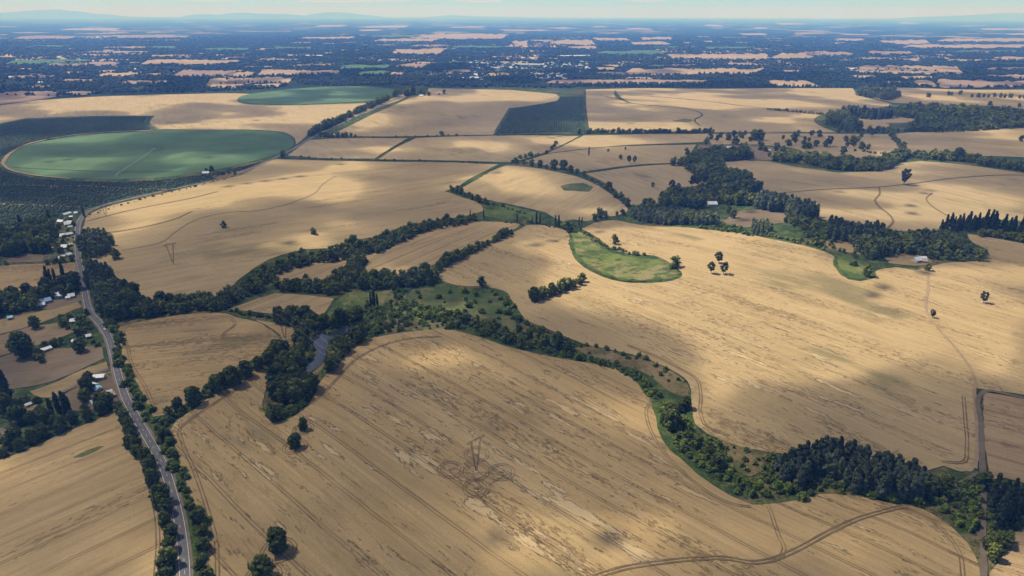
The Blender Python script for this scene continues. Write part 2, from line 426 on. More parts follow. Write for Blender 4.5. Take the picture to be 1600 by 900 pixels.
FIELD_POLYS = []
def sheet(name, P, mat, off=.5, step=9.0, grid=None, label=None, cat='field', jit=.5, world=False, skirt=True, smooth_it=True, corner=50, lodge=(), weeds=()):
    """a field: an outline traced on the photograph, draped over the terrain with a short drop at its edge"""
    wp = np.asarray(P, float) if world else px(P)
    dist = np.median(np.hypot(wp[:, 0], wp[:, 1]))
    st = step * max(1, dist / 900)
    o = smooth(wp, st, True, corner) if smooth_it else wp[:, :2]
    rs = np.random.RandomState(len(FIELD_POLYS) + 5)
    o = o + rs.uniform(-jit, jit, o.shape)
    g = grid or max(12, dist * .016)
    n = len(o)
    gx, gy = np.meshgrid(np.arange(o[:, 0].min(), o[:, 0].max(), g), np.arange(o[:, 1].min(), o[:, 1].max(), g))
    gx = gx.ravel() + rs.uniform(-.2, .2, gx.size) * g; gy = gy.ravel() + rs.uniform(-.2, .2, gy.size) * g
    k = inside(o, gx, gy)
    gx, gy = gx[k], gy[k]
    if len(gx):
        dm = seg_dist(gx, gy, np.vstack([o, o[:1]])) > g * .35
        gx, gy = gx[dm], gy[dm]
    pts = [Vector((float(a), float(b))) for a, b in o] + [Vector((float(a), float(b))) for a, b in zip(gx, gy)]
    edges = [(i, (i + 1) % n) for i in range(n)]
    vv, ee, ff, *_ = delaunay_2d_cdt(pts, edges, [], 1, 1e-4)
    V = np.array([(v.x, v.y) for v in vv]); z = H(V[:, 0], V[:, 1]) + off
    V = np.c_[V, z]; F = [tuple(f) for f in ff if len(f) == 3]
    if skirt:
        b = len(V); zz = H(o[:, 0], o[:, 1])
        V = np.vstack([V, np.c_[o, zz + off], np.c_[o, zz - .6]])
        for i in range(n):
            j = (i + 1) % n
            F.append((b + i, b + j, b + n + j)); F.append((b + i, b + n + j, b + n + i))
    F = np.array(F)
    # upward normals
    a = V[F[:, 1]] - V[F[:, 0]]; c = V[F[:, 2]] - V[F[:, 0]]
    nz = a[:, 0] * c[:, 1] - a[:, 1] * c[:, 0]
    F[nz < -1e-6] = F[nz < -1e-6][:, ::-1]
    ob = link(name, mesh(name, V, F, [mat]))
    for nm, lst in (('lodge', lodge), ('weeds', weeds)):
        if not lst: continue
        val = np.zeros(len(V))
        for x0, y0, x1, y1, r_, w_ in lst:
            e = px([(x0, y0), (x1, y1)])[:, :2]
            val = np.maximum(val, w_ * np.exp(-(seg_dist(V[:, 0], V[:, 1], e) / r_) ** 2))
        at = ob.data.attributes.new(nm, 'FLOAT', 'POINT'); at.data.foreach_set('value', val.astype(np.float32))
    if label: ob['label'] = label
    ob['category'] = cat; ob['kind'] = 'structure'
    FIELD_POLYS.append((o, np.asarray(P, float)))
    return ob

def ribbon(name, P, width, mat, off=.6, step=6.0, label=None, cat='track', world=False, shift=0.0, dashes=None, wvar=0.0, closed=False, corner=70, taper=0):
    wp = np.asarray(P, float) if world else px(P)
    c = smooth(wp, step, closed, corner)
    if closed: c = np.vstack([c, c[:1]])
    d = np.gradient(c, axis=0); d /= np.hypot(d[:, 0], d[:, 1])[:, None] + 1e-9
    if closed:
        e = c[1] - c[-2]; e /= np.hypot(*e) + 1e-9; d[0] = d[-1] = e
    nrm = np.c_[d[:, 1], -d[:, 0]]
    rs = np.random.RandomState(len(c))
    w = width / 2 * (1 + (rs.uniform(-wvar, wvar, len(c)) if wvar else 0 * c[:, 0]))
    if taper:
        s_ = np.arange(len(c)); w = w * np.clip((np.minimum(s_, s_[::-1]) + .15) / taper, .05, 1)
    V = []; F = []
    shifts = shift if isinstance(shift, (list, tuple)) else [shift]
    for sh in shifts:
        m = c + nrm * sh
        l = m - nrm * w[:, None]; r = m + nrm * w[:, None]
        b = len(V)
        for i in range(len(c)):
            oo = off + 2e-4 * math.hypot(*m[i])
            V.append((*l[i], float(H(*l[i])) + oo)); V.append((*r[i], float(H(*r[i])) + oo))
        for i in range(len(c) - 1):
            if dashes and (i % dashes[1]) >= dashes[0]: continue
            F.append((b + 2 * i, b + 2 * i + 1, b + 2 * i + 3, b + 2 * i + 2))
    o = link(name, mesh(name, V, F, [mat]))
    tag(o, label, cat, kind='structure')
    return o

# ------------------------------------------------------------------ fields, traced on the photograph
TAN = (.445, .308, .155)
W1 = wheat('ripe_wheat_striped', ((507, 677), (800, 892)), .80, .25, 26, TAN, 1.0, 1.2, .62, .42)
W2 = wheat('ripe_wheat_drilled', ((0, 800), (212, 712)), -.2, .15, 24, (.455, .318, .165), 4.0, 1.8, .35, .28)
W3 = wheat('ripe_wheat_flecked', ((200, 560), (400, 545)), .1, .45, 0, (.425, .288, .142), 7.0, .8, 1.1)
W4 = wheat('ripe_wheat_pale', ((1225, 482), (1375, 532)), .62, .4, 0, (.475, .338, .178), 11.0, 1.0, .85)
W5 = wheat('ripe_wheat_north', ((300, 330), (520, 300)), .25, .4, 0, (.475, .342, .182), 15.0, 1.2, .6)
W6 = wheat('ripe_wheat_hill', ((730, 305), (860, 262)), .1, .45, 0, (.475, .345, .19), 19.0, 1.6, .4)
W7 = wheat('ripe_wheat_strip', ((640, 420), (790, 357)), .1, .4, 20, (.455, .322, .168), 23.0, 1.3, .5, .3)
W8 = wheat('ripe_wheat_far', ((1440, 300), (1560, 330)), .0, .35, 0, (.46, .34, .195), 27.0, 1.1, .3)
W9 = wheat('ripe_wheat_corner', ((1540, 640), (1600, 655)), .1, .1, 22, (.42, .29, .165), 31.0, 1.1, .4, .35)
MEAD = meadow('wet_meadow', [(.070, .110, .034), (.160, .200, .050), (.27, .235, .11)], .026)
ROUGH = meadow('rough_pasture', [(.10, .125, .048), (.17, .165, .07), (.065, .10, .034)], .022)
SCRUB = meadow('scrubby_grass', [(.20, .155, .075), (.25, .19, .10), (.085, .105, .035)], .025)
LOT = stubble('dry_grazed_lot', (.20, .145, .085), (.30, .22, .13))
LOT2 = stubble('brown_fallow', (.175, .13, .088), (.235, .185, .125))
LOT3 = stubble('straw_lot', (.26, .19, .10), (.36, .27, .14))
MAUVE = stubble('ploughed_field', (.23, .165, .13), (.30, .22, .17), .02)
PIV = green_crop('green_pivot_crop', (.092, .172, .082), .8, 9)
ORCH = green_crop('orchard_floor', (.034, .062, .036), world_angle((0, 300), (300, 270)), 7, .7)
HAZ = green_crop('orchard_rows_far', (.062, .082, .050), world_angle((845, 160), (838, 205)), 14, .9)

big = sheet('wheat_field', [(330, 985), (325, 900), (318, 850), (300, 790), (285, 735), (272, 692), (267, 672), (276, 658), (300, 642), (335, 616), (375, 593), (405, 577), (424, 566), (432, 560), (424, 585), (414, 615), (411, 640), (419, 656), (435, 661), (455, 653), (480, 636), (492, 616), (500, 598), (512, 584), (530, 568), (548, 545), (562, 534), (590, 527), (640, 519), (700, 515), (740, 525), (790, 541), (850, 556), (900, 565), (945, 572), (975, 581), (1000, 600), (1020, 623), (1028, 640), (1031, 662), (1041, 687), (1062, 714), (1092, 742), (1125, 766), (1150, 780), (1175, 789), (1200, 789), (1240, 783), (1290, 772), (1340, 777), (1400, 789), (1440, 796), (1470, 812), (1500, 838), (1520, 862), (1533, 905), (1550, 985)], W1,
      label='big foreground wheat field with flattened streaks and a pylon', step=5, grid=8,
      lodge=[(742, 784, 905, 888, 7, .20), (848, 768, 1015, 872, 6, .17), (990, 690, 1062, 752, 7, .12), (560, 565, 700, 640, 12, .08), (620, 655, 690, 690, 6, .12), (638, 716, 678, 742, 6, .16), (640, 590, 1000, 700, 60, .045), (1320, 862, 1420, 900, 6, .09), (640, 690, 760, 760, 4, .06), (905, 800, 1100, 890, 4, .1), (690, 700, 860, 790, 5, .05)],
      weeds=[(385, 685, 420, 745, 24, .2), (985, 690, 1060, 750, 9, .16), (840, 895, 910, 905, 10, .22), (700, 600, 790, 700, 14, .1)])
sheet('wheat_field', [(-220, 985), (-260, 820), (-60, 738), (0, 720), (90, 682), (178, 644), (186, 650), (205, 682), (226, 722), (246, 762), (258, 802), (261, 850), (256, 900), (248, 985)], W2, label='striped wheat field at lower left beside the road', step=5, grid=10)
sheet('wheat_field', [(183, 512), (237, 500), (300, 491), (350, 490), (372, 497), (400, 503), (422, 516), (437, 530), (437, 541), (425, 549), (400, 560), (360, 585), (330, 605), (300, 621), (280, 641), (255, 650), (239, 651), (231, 635), (225, 620), (210, 590), (197, 575), (190, 545)], W3, label='flecked wheat field between the road and the pond', step=5, weeds=[(300, 555, 420, 520, 14, .14), (240, 620, 245, 625, 8, .2)], lodge=[(240, 560, 330, 530, 40, .04)])
sheet('wheat_field', [(399, 501), (430, 505), (465, 515), (468, 540), (462, 548), (447, 543), (441, 528), (424, 513)], W3, label='small dry wheat corner just left of the pond', step=5)
sheet('wheat_field', [(357, 484), (395, 470), (430, 459), (480, 462), (522, 467), (510, 485), (497, 504), (470, 499), (440, 493), (400, 488)], W7, label='small pale wheat field above the pond', step=6, corner=35)
sheet('wheat_field', [(424, 436), (450, 418), (500, 410), (540, 402), (580, 397), (607, 390), (618, 382), (622, 375), (650, 368), (670, 359), (700, 353), (735, 347), (775, 347), (815, 350), (797, 362), (765, 377), (725, 389), (690, 401), (682, 412), (650, 423), (617, 438), (580, 428), (572, 420), (577, 407), (548, 404), (530, 425), (512, 441), (475, 439), (432, 441)], W7, label='long curved wheat strip between two hedges', step=6)
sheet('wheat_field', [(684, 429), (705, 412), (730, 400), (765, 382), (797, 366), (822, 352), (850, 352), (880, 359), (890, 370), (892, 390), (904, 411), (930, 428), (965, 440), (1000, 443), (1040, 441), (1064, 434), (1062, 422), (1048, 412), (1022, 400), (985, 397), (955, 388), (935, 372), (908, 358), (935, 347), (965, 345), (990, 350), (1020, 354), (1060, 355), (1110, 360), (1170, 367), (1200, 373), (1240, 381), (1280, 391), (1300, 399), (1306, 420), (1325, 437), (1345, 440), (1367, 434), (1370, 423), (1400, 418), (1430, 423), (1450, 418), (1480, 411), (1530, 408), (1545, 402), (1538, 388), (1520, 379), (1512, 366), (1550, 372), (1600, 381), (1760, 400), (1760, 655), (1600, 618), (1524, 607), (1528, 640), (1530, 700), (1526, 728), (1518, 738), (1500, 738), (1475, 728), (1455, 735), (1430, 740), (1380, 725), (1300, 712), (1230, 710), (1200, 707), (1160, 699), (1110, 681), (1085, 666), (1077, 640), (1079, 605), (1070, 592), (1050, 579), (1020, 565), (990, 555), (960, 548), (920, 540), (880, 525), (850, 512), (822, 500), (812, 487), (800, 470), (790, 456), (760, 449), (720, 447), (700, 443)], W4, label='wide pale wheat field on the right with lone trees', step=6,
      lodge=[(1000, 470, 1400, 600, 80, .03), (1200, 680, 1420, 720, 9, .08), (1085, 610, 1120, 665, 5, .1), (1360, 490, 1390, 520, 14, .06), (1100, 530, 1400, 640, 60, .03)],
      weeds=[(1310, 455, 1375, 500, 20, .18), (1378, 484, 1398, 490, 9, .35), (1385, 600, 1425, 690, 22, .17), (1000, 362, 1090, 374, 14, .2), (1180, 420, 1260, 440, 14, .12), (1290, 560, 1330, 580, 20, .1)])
sheet('wheat_field', [(1536, 613), (1600, 624), (1760, 660), (1760, 790), (1600, 756), (1570, 748), (1546, 750), (1539, 700)], W9, label='wheat field corner at the right edge beyond the dark track', step=6)
sheet('wheat_field', [(1760, 985), (1760, 850), (1600, 826), (1585, 832), (1568, 868), (1548, 895), (1545, 985)], W9, label='bit of wheat field in the lower right corner', step=6)
sheet('wheat_field', [(140, 335), (160, 326), (250, 304), (310, 289), (350, 276), (400, 259), (430, 249), (500, 251), (600, 253), (700, 254), (778, 257), (757, 268), (733, 280), (712, 293), (695, 299), (720, 308), (745, 316), (757, 329), (735, 336), (715, 340), (680, 345), (640, 352), (610, 362), (600, 370), (575, 372), (545, 380), (540, 388), (480, 390), (430, 402), (400, 418), (380, 432), (360, 450), (350, 461), (320, 465), (280, 463), (255, 471), (235, 476), (220, 461), (195, 456), (188, 438), (170, 425), (150, 414), (141, 406), (165, 392), (178, 375), (165, 362), (135, 361), (133, 348)], W5, label='large wheat field right of the bend in the road', step=7,
      weeds=[(470, 352, 545, 378, 24, .17), (380, 395, 470, 385, 14, .15), (280, 400, 330, 398, 16, .14), (590, 300, 610, 330, 30, .12), (310, 320, 360, 320, 20, .1)])
sheet('wheat_field', [(718, 297), (737, 285), (762, 270), (790, 259), (820, 261), (870, 269), (900, 276), (935, 291), (960, 308), (975, 320), (980, 330), (965, 337), (940, 340), (915, 346), (895, 343), (880, 347), (862, 338), (852, 332), (835, 328), (800, 320), (760, 312), (737, 305)], W6, label='rounded wheat hill with a green patch in the middle', step=7)
sheet('meadow', [(757, 318), (800, 323), (835, 331), (855, 338), (845, 345), (810, 344), (772, 342), (752, 336)], MEAD, .45, label='narrow green meadow below the wheat hill', step=6)
sheet('wheat_field', [(450, 243), (480, 219), (520, 217), (640, 216), (612, 232), (585, 248), (500, 247)], W8, label='wheat field strip between the pivot and the field track', step=8)
sheet('wheat_field', [(650, 216), (905, 213), (880, 226), (850, 239), (800, 254), (700, 251), (592, 249), (618, 232)], W8, label='wheat field strip below the dark orchard block', step=8)
sheet('wheat_field', [(912, 212), (1000, 210), (1108, 209), (1098, 222), (1000, 226), (855, 240), (880, 227)], W8, label='wheat field strip below the row of planted trees', step=8)
sheet('wheat_field', [(853, 242), (1000, 228), (1088, 226), (1078, 240), (1064, 254), (1000, 257), (905, 269), (870, 262), (820, 252)], W8, label='wheat field left of the winding wood', step=8)
sheet('wheat_field', [(912, 272), (1000, 260), (1066, 257), (1090, 275), (1100, 289), (1060, 295), (1040, 310), (1034, 322), (987, 321), (966, 302), (940, 286)], W8, label='wheat field between the hill and the winding wood', step=8)
sheet('wheat_field', [(517, 211), (560, 190), (600, 171), (640, 153), (665, 149), (670, 138), (720, 139), (800, 141), (868, 147), (875, 152), (868, 160), (840, 165), (795, 169), (785, 185), (770, 211), (640, 213)], W8, label='wheat field right of the tree avenue', step=9, corner=14)
sheet('orchard', [(773, 211), (796, 170), (850, 162), (874, 157), (874, 151), (911, 150), (912, 190), (915, 207), (905, 210)], HAZ, 1.0, label='dark square orchard block with planted rows', cat='orchard', step=9, corner=8)
sheet('wheat_field', [(915, 140), (1000, 138), (1100, 139), (1200, 138), (1332, 138), (1345, 150), (1392, 165), (1340, 172), (1290, 178), (1288, 200), (1308, 207), (1200, 208), (1110, 207), (1050, 206), (922, 208), (917, 180)], W8, label='wide sunlit wheat field near the horizon', step=9)
sheet('wheat_field', [(1345, 138), (1400, 137), (1500, 140), (1640, 140), (1640, 175), (1560, 166), (1450, 163), (1395, 161), (1350, 148)], W8, label='wheat field beyond the dark forest block', step=9)
sheet('wheat_field', [(1125, 259), (1150, 251), (1200, 252), (1250, 262), (1310, 270), (1390, 266), (1402, 256), (1440, 252), (1500, 257), (1600, 271), (1760, 290), (1760, 375), (1600, 346), (1540, 343), (1500, 347), (1480, 359), (1400, 361), (1320, 351), (1280, 341), (1275, 325), (1240, 318), (1190, 308), (1185, 295), (1165, 281), (1130, 270)], W8, label='wide wheat field with a lone gum tree beside its track', step=8)
sheet('wheat_field', [(1112, 226), (1105, 210), (1200, 209), (1300, 209), (1388, 210), (1412, 234), (1412, 241), (1380, 245), (1330, 250), (1300, 249), (1262, 240), (1240, 232), (1180, 226)], W8, label='pale pasture dotted with round trees', step=8)
sheet('wheat_field', [(1394, 211), (1500, 203), (1600, 198), (1760, 193), (1760, 255), (1600, 246), (1540, 244), (1500, 246), (1480, 240), (1420, 240), (1414, 232)], W8, label='smooth wheat field at the right edge under the forest', step=8)
sheet('fallow_field', [(1092, 226), (1180, 228), (1235, 234), (1262, 243), (1255, 250), (1200, 251), (1140, 249), (1085, 243)], LOT2, label='brown yard ground around the farm buildings', step=8)
sheet('fallow_field', [(1127, 350), (1150, 330), (1200, 327), (1235, 334), (1250, 345), (1210, 350), (1165, 356)], LOT2, label='brown ploughed plot beside the farm wood', step=8)
sheet('wheat_field', [(1365, 183), (1390, 178), (1440, 186), (1410, 192), (1375, 192)], W8, label='small wheat plot among the forest blocks', step=9)
sheet('wheat_field', [(1328, 184), (1352, 181), (1370, 188), (1390, 196), (1365, 202), (1330, 203), (1322, 196)], W8, label='small wheat plot left of the forest blocks', step=9)
sheet('wheat_field', [(-160, 172), (0, 165), (60, 157), (180, 150), (300, 147), (368, 146), (390, 147), (371, 155), (386, 163), (440, 165), (520, 163), (590, 161), (618, 152), (632, 147), (634, 150), (600, 165), (560, 181), (492, 203), (480, 212), (463, 226), (458, 214), (445, 207), (400, 203), (330, 203), (250, 202), (234, 191), (242, 181), (120, 182), (40, 185), (0, 193), (-160, 215)], W8, label='long wheat field around both green pivot circles', step=9)
sheet('orchard', [(-160, 222), (0, 195), (40, 187), (120, 184), (234, 182), (229, 190), (243, 203), (120, 210), (50, 223), (12, 243), (2, 254), (-160, 268)], ORCH, .8, label='dark green orchard above the left pivot circle', cat='orchard', step=9)
sheet('green_field', [(5, 255), (15, 243), (50, 225), (120, 212), (240, 205), (350, 204), (410, 205), (445, 210), (459, 220), (454, 231), (430, 242), (400, 251), (330, 267), (270, 276), (200, 280), (120, 279), (50, 273), (15, 264)], PIV, .5, label='large round green pivot field at the left', step=9)
sheet('green_field', [(371, 155), (386, 148), (450, 140), (500, 136), (560, 135), (608, 138), (622, 145), (608, 152), (570, 158), (500, 162), (420, 163), (381, 160)], PIV, .55, label='smaller round green pivot field farther away', step=9)
sheet('orchard', [(-160, 285), (-20, 258), (2, 262), (15, 269), (50, 277), (120, 283), (200, 284), (270, 280), (330, 271), (400, 255), (440, 244), (428, 248), (380, 265), (330, 281), (270, 295), (200, 310), (140, 324), (125, 332), (100, 336), (60, 350), (0, 358), (-160, 385)], ORCH, .8, label='dark orchard between the pivot circle and the road', cat='orchard', step=9)
ribbon('pivot_track', [(4, 256), (14, 242), (50, 224), (120, 211), (240, 204)], 8, MAT['dirt'], 1.2, label='pale dirt rim of the large pivot circle')
ribbon('pivot_track', [(4, 256), (14, 265), (50, 274), (110, 280)], 5, MAT['dirt'], 1.2, label='pale dirt rim along the near left of the pivot circle')
ribbon('farm_track', [(-60, 290), (0, 289), (60, 291), (90, 291), (140, 292), (240, 297), (262, 297)], 4, MAT['dirt'], 1.4, label='thin dirt lane through the dark orchard')
ribbon('farm_track', [(-60, 318), (0, 320), (60, 322), (130, 325)], 4, MAT['dirt'], 1.4, label='thin dirt lane along the lower orchard')
sheet('farmyard', [(72, 296), (80, 291), (92, 291), (88, 294)], LOT3, 1.3, label='small bare patch in the dark orchard', step=9)
sheet('farmyard', [(322, 275), (345, 270), (380, 268), (398, 263), (385, 270), (360, 278), (345, 281)], LOT, 1.2, label='bare yard beside the white shed near the road', step=9)
sheet('fallow_field', [(-160, 152), (0, 146), (50, 143), (98, 149), (60, 156), (0, 163), (-160, 168)], MAUVE, label='mauve ploughed field at far left', step=9)

sheet('meadow', [(891, 363), (912, 360), (922, 376), (937, 387), (960, 396), (985, 402), (1020, 405), (1045, 414), (1060, 425), (1060, 433), (1035, 437), (1000, 438), (970, 436), (946, 428), (926, 418), (906, 405), (895, 388)], MEAD, .4, label='bright green meadow wedge in the middle of the wheat', step=4, jit=1.6)
sheet('meadow', [(1308, 400), (1322, 398), (1345, 412), (1364, 424), (1362, 432), (1345, 437), (1328, 434), (1312, 418)], MEAD, .4, label='small green meadow corner on the right', step=6)
sheet('pasture', [(500, 505), (515, 486), (528, 468), (545, 457), (582, 459), (612, 452), (625, 460), (600, 478), (565, 488), (540, 495), (515, 505)], MEAD, .4, label='small green pasture above the pond', step=6)
sheet('pasture', [(630, 470), (645, 452), (690, 449), (760, 458), (788, 463), (800, 485), (812, 505), (800, 520), (770, 505), (720, 500), (690, 490), (655, 480)], ROUGH, .4, label='rough pasture with scattered bushes', step=6)
sheet('meadow', [(555, 520), (572, 498), (600, 478), (622, 456), (640, 462), (655, 480), (690, 492), (722, 502), (700, 514), (640, 518), (590, 526)], MEAD, .3, label='bright scrubby meadow floor in the valley', step=5, jit=1.5)
sheet('pasture', [(565, 440), (575, 420), (590, 432), (612, 440), (590, 448)], SCRUB, .4, label='dry grass clearing by the stream wood', step=6)
sheet('pasture', [(895, 545), (920, 541), (960, 550), (1010, 563), (1050, 582), (1072, 597), (1076, 618), (1070, 622), (1040, 608), (1022, 592), (1000, 580), (975, 572), (930, 560)], SCRUB, .4, label='dry scrub strip inside the green gully', step=6)
sheet('pasture', [(1130, 690), (1165, 700), (1198, 710), (1195, 735), (1172, 745), (1145, 735), (1135, 712)], SCRUB, .4, label='scrubby slope left of the poplar plantation', step=6)
sheet('pasture', [(575, 520), (600, 500), (640, 495), (665, 505), (640, 515), (600, 522)], SCRUB, .4, label='dry clearing in the scrub above the wheat', step=6)
sheet('fallow_field', [(1290, 375), (1330, 378), (1345, 398), (1318, 394), (1292, 388)], LOT3, .5, label='pale plot between the tree belts on the right', step=6)
sheet('farmyard', [(1382, 402), (1420, 395), (1450, 402), (1455, 412), (1430, 416), (1390, 412)], LOT3, .6, label='bare farmyard round the small white house on the right', step=6)

# dry lots and gardens on the left of the road
sheet('wheat_field', [(-160, 420), (0, 415), (60, 413), (119, 411), (121, 440), (100, 447), (60, 455), (20, 463), (0, 468), (-160, 490)], W3, label='wheat field at the left edge above the sheds', step=6)
sheet('fallow_field', [(-160, 425), (0, 413), (20, 403), (40, 398), (68, 400), (66, 409), (0, 412)], LOT2, .5, label='brown strip behind the left wheat field', step=6)
sheet('grazed_lot', [(-160, 535), (0, 500), (60, 488), (120, 472), (128, 480), (60, 506), (0, 523), (-160, 560)], LOT3, .5, label='straw coloured lot below the blue roofed sheds', step=6)
sheet('grazed_lot', [(-160, 562), (0, 525), (45, 512), (90, 505), (118, 518), (90, 530), (60, 540), (0, 557), (-160, 598)], LOT, .5, label='grazed lot round the lone round tree', step=6)
sheet('grazed_lot', [(-160, 602), (0, 560), (30, 550), (100, 545), (158, 540), (164, 560), (110, 585), (80, 597), (30, 607), (-160, 640)], LOT2, .5, label='brown lot left of the road bend', step=6)
sheet('grazed_lot', [(48, 612), (90, 597), (125, 580), (166, 566), (170, 578), (140, 595), (110, 610), (85, 622), (60, 622)], LOT3, .5, label='straw coloured lot beside the driveway', step=6)
sheet('grazed_lot', [(88, 624), (120, 606), (150, 592), (178, 588), (186, 610), (186, 630), (150, 640), (110, 642)], LOT2, .45, label='bare garden ground round the roadside houses', step=6)
sheet('grazed_lot', [(0, 652), (10, 640), (40, 630), (60, 632), (48, 645), (20, 650)], LOT, .45, label='dry grass patch by the small white sheds', step=6)
sheet('farmyard', [(70, 478), (90, 467), (125, 462), (129, 470), (100, 479), (75, 486)], LOT2, .55, label='bare yard in front of the white shed', step=6)
sheet('farmyard', [(88, 344), (104, 335), (119, 333), (118, 360), (117, 400), (113, 409), (95, 408), (84, 398), (92, 375), (86, 356)], ROUGH, .5, label='bare yards between the hamlet roofs', step=6)
sheet('farmyard', [(140, 603), (168, 592), (181, 602), (184, 622), (150, 637), (136, 622)], LOT2, .62, label='trodden yard between the roadside houses', step=6)
ribbon('driveway', [(76, 628), (100, 613), (130, 596), (168, 576)], 3.5, MAT['gravel'], .8, label='pale driveway from the road to the gardens')
ribbon('driveway', [(-40, 668), (0, 672), (14, 685)], 4, MAT['gravel'], .8, label='pale lane at the far left among the trees')

# ------------------------------------------------------------------ the road
ROAD = [(289, 985), (289, 905), (288, 880), (285, 850), (279, 810), (269, 770), (256, 730), (237, 695), (217, 660), (198, 625), (186, 590), (178, 555), (170, 528), (156, 506), (141, 489), (135, 470), (132, 450), (128, 430), (124, 410), (121, 385), (121, 362), (125, 345), (137, 332), (160, 322), (220, 307), (280, 294), (330, 283), (380, 267), (430, 247), (458, 233), (490, 214), (530, 195), (580, 172), (620, 155), (640, 147)]
RW = px(ROAD)
ribbon('road_shoulder', RW, 8.8, MAT['gravel'], .35, 5, 'pale gravel edge along the country road', 'shoulder', True, corner=100)
ribbon('road', RW, 5.8, MAT['asphalt'], .5, 5, 'grey two lane country road winding up the left side', 'road', True, corner=100)
ribbon('road_markings', RW, .13, MAT['paint'], .54, 5, 'white edge lines of the country road', 'road marking', True, shift=[-2.55, 2.55], corner=100)
ribbon('road_markings', RW, .09, MAT['paint'], .54, 3, 'broken white centre line of the country road', 'road marking', True, dashes=(1, 3), corner=100)

# ------------------------------------------------------------------ tracks and weedy boundary strips
ribbon('farm_track', [(1449, 418), (1450, 450), (1449, 490), (1456, 502), (1480, 530), (1505, 560), (1518, 580), (1523, 596), (1522, 615), (1525, 650), (1527, 700), (1523, 733)], 2.6, MAT['dirt'], .7, label='dirt track down the right side from the white house', wvar=.1)
ribbon('farm_track', [(1700, 640), (1600, 623), (1538, 612), (1530, 620), (1532, 660), (1535, 735), (1537, 765), (1535, 790), (1536, 850), (1537, 985)], 3.6, MAT['darkdirt'], .75, label='dark dirt track along the right field corner', wvar=.15, corner=100)
ribbon('farm_track', [(1534, 742), (1510, 755), (1485, 768), (1462, 777)], 6, MAT['gravel'], .8, label='brown dirt track past the poplar plantation', wvar=.15)
def wheel_tracks(P, label, wid=.6, gap=.95, **k):
    ribbon('wheel_track', P, wid, MAT['wheel'], .68, 4, label, 'wheel track', shift=[-gap, gap], wvar=.45, **k)
wheel_tracks([(930, 902), (970, 890), (1030, 880), (1090, 874), (1130, 873), (1180, 880), (1205, 876), (1240, 862), (1300, 830), (1340, 812), (1380, 800), (1412, 792)], 'double wheel track curving across the lower right wheat', 1.05, 1.2)
wheel_tracks([(1200, 792), (1205, 804), (1210, 820), (1217, 840), (1225, 858), (1222, 868), (1205, 875)], 'wheel track loop near the gully end')
wheel_tracks([(1415, 795), (1450, 812), (1475, 832), (1495, 858), (1505, 905)], 'wheel tracks following the curved lower right headland')
wheel_tracks([(1023, 622), (1010, 640), (1012, 660), (1025, 690), (1050, 722), (1085, 755), (1120, 778), (1150, 790), (1172, 793)], 'wheel tracks along the near side of the gully')
wheel_tracks([(980, 540), (1020, 556), (1060, 576), (1085, 590), (1095, 620), (1094, 645), (1105, 668), (1140, 682)], 'wheel tracks along the far side of the gully')
wheel_tracks([(340, 905), (338, 850), (322, 790), (303, 735), (285, 692), (282, 670), (300, 655), (340, 628), (385, 600)], 'wheel tracks along the left edge of the big wheat field')
wheel_tracks([(188, 668), (205, 690), (222, 722), (234, 762), (244, 805), (247, 850), (243, 905)], 'wheel tracks along the road side of the striped field')
wheel_tracks([(192, 518), (200, 545), (208, 575), (224, 600), (236, 625), (243, 645)], 'wheel tracks along the left edge of the flecked field')
wheel_tracks([(362, 498), (366, 510), (352, 520), (346, 530)], 'short wheel track at the top of the flecked field')
wheel_tracks([(470, 640), (495, 625), (520, 600), (560, 560), (600, 540), (640, 530), (690, 527)], 'wheel tracks round the pond side of the big field')
wheel_tracks([(1505, 620), (1508, 660), (1510, 700), (1502, 724), (1470, 722)], 'wheel tracks beside the dirt track on the right')
ribbon('farm_track', [(1124, 310), (1200, 304), (1280, 297), (1370, 293), (1420, 288), (1500, 278), (1580, 274), (1700, 280)], 3, MAT['wheel'], .8, label='thin dark track across the field with the lone gum tree')
ribbon('farm_track', [(1373, 293), (1374, 304), (1367, 314), (1376, 326), (1388, 335), (1395, 345), (1384, 360)], 3, MAT['wheel'], .8, label='winding dark track down to the tree belt')
ribbon('farm_track', [(1456, 302), (1447, 312), (1462, 327), (1488, 342)], 2, MAT['wheel'], .8, label='short hooked track in the right hand wheat')
ribbon('farm_track', [(133, 347), (160, 340), (200, 330), (260, 318), (300, 310), (340, 300)], 2.4, MAT['wheel'], .8, label='dark wheel line near the road bend')
ribbon('farm_track', [(170, 364), (200, 360), (240, 352), (270, 344), (300, 331)], 2.4, MAT['wheel'], .8, label='dark wheel line right of the round copse')
ribbon('farm_track', [(190, 392), (250, 380), (275, 362), (310, 343), (350, 333), (400, 330), (440, 322), (470, 312), (492, 302), (502, 290), (525, 275)], 1.8, MAT['dirt'], .8, label='faint curved track through the north wheat')
def strip(P, w, label, mat='weedstrip', off=.75):
    ribbon('field_margin', P, w, MAT[mat], off, 8, label, 'field margin', wvar=.4, taper=5)
strip([(430, 246), (500, 249), (600, 251), (700, 252), (800, 255), (850, 240), (880, 227), (912, 210)], 5.0, 'dark weedy margin north of the large wheat field')
strip([(585, 249), (612, 232), (643, 214)], 4.3, 'dark weedy margin between two wheat strips')
strip([(500, 214), (640, 214), (780, 212), (920, 209), (1110, 208), (1300, 208), (1390, 210)], 5.0, 'long dark margin running across to the orchard')
strip([(914, 140), (915, 180), (919, 209)], 7.4, 'dark margin along the right edge of the orchard')
strip([(905, 271), (1000, 259), (1066, 255)], 4.3, 'dark margin between two far wheat fields')
strip([(850, 241), (1000, 227), (1092, 225)], 3.7, 'thin dark margin left of the farm yard')
strip([(870, 262), (905, 270), (940, 285), (963, 302), (985, 322)], 5.0, 'weedy margin around the wheat hill')
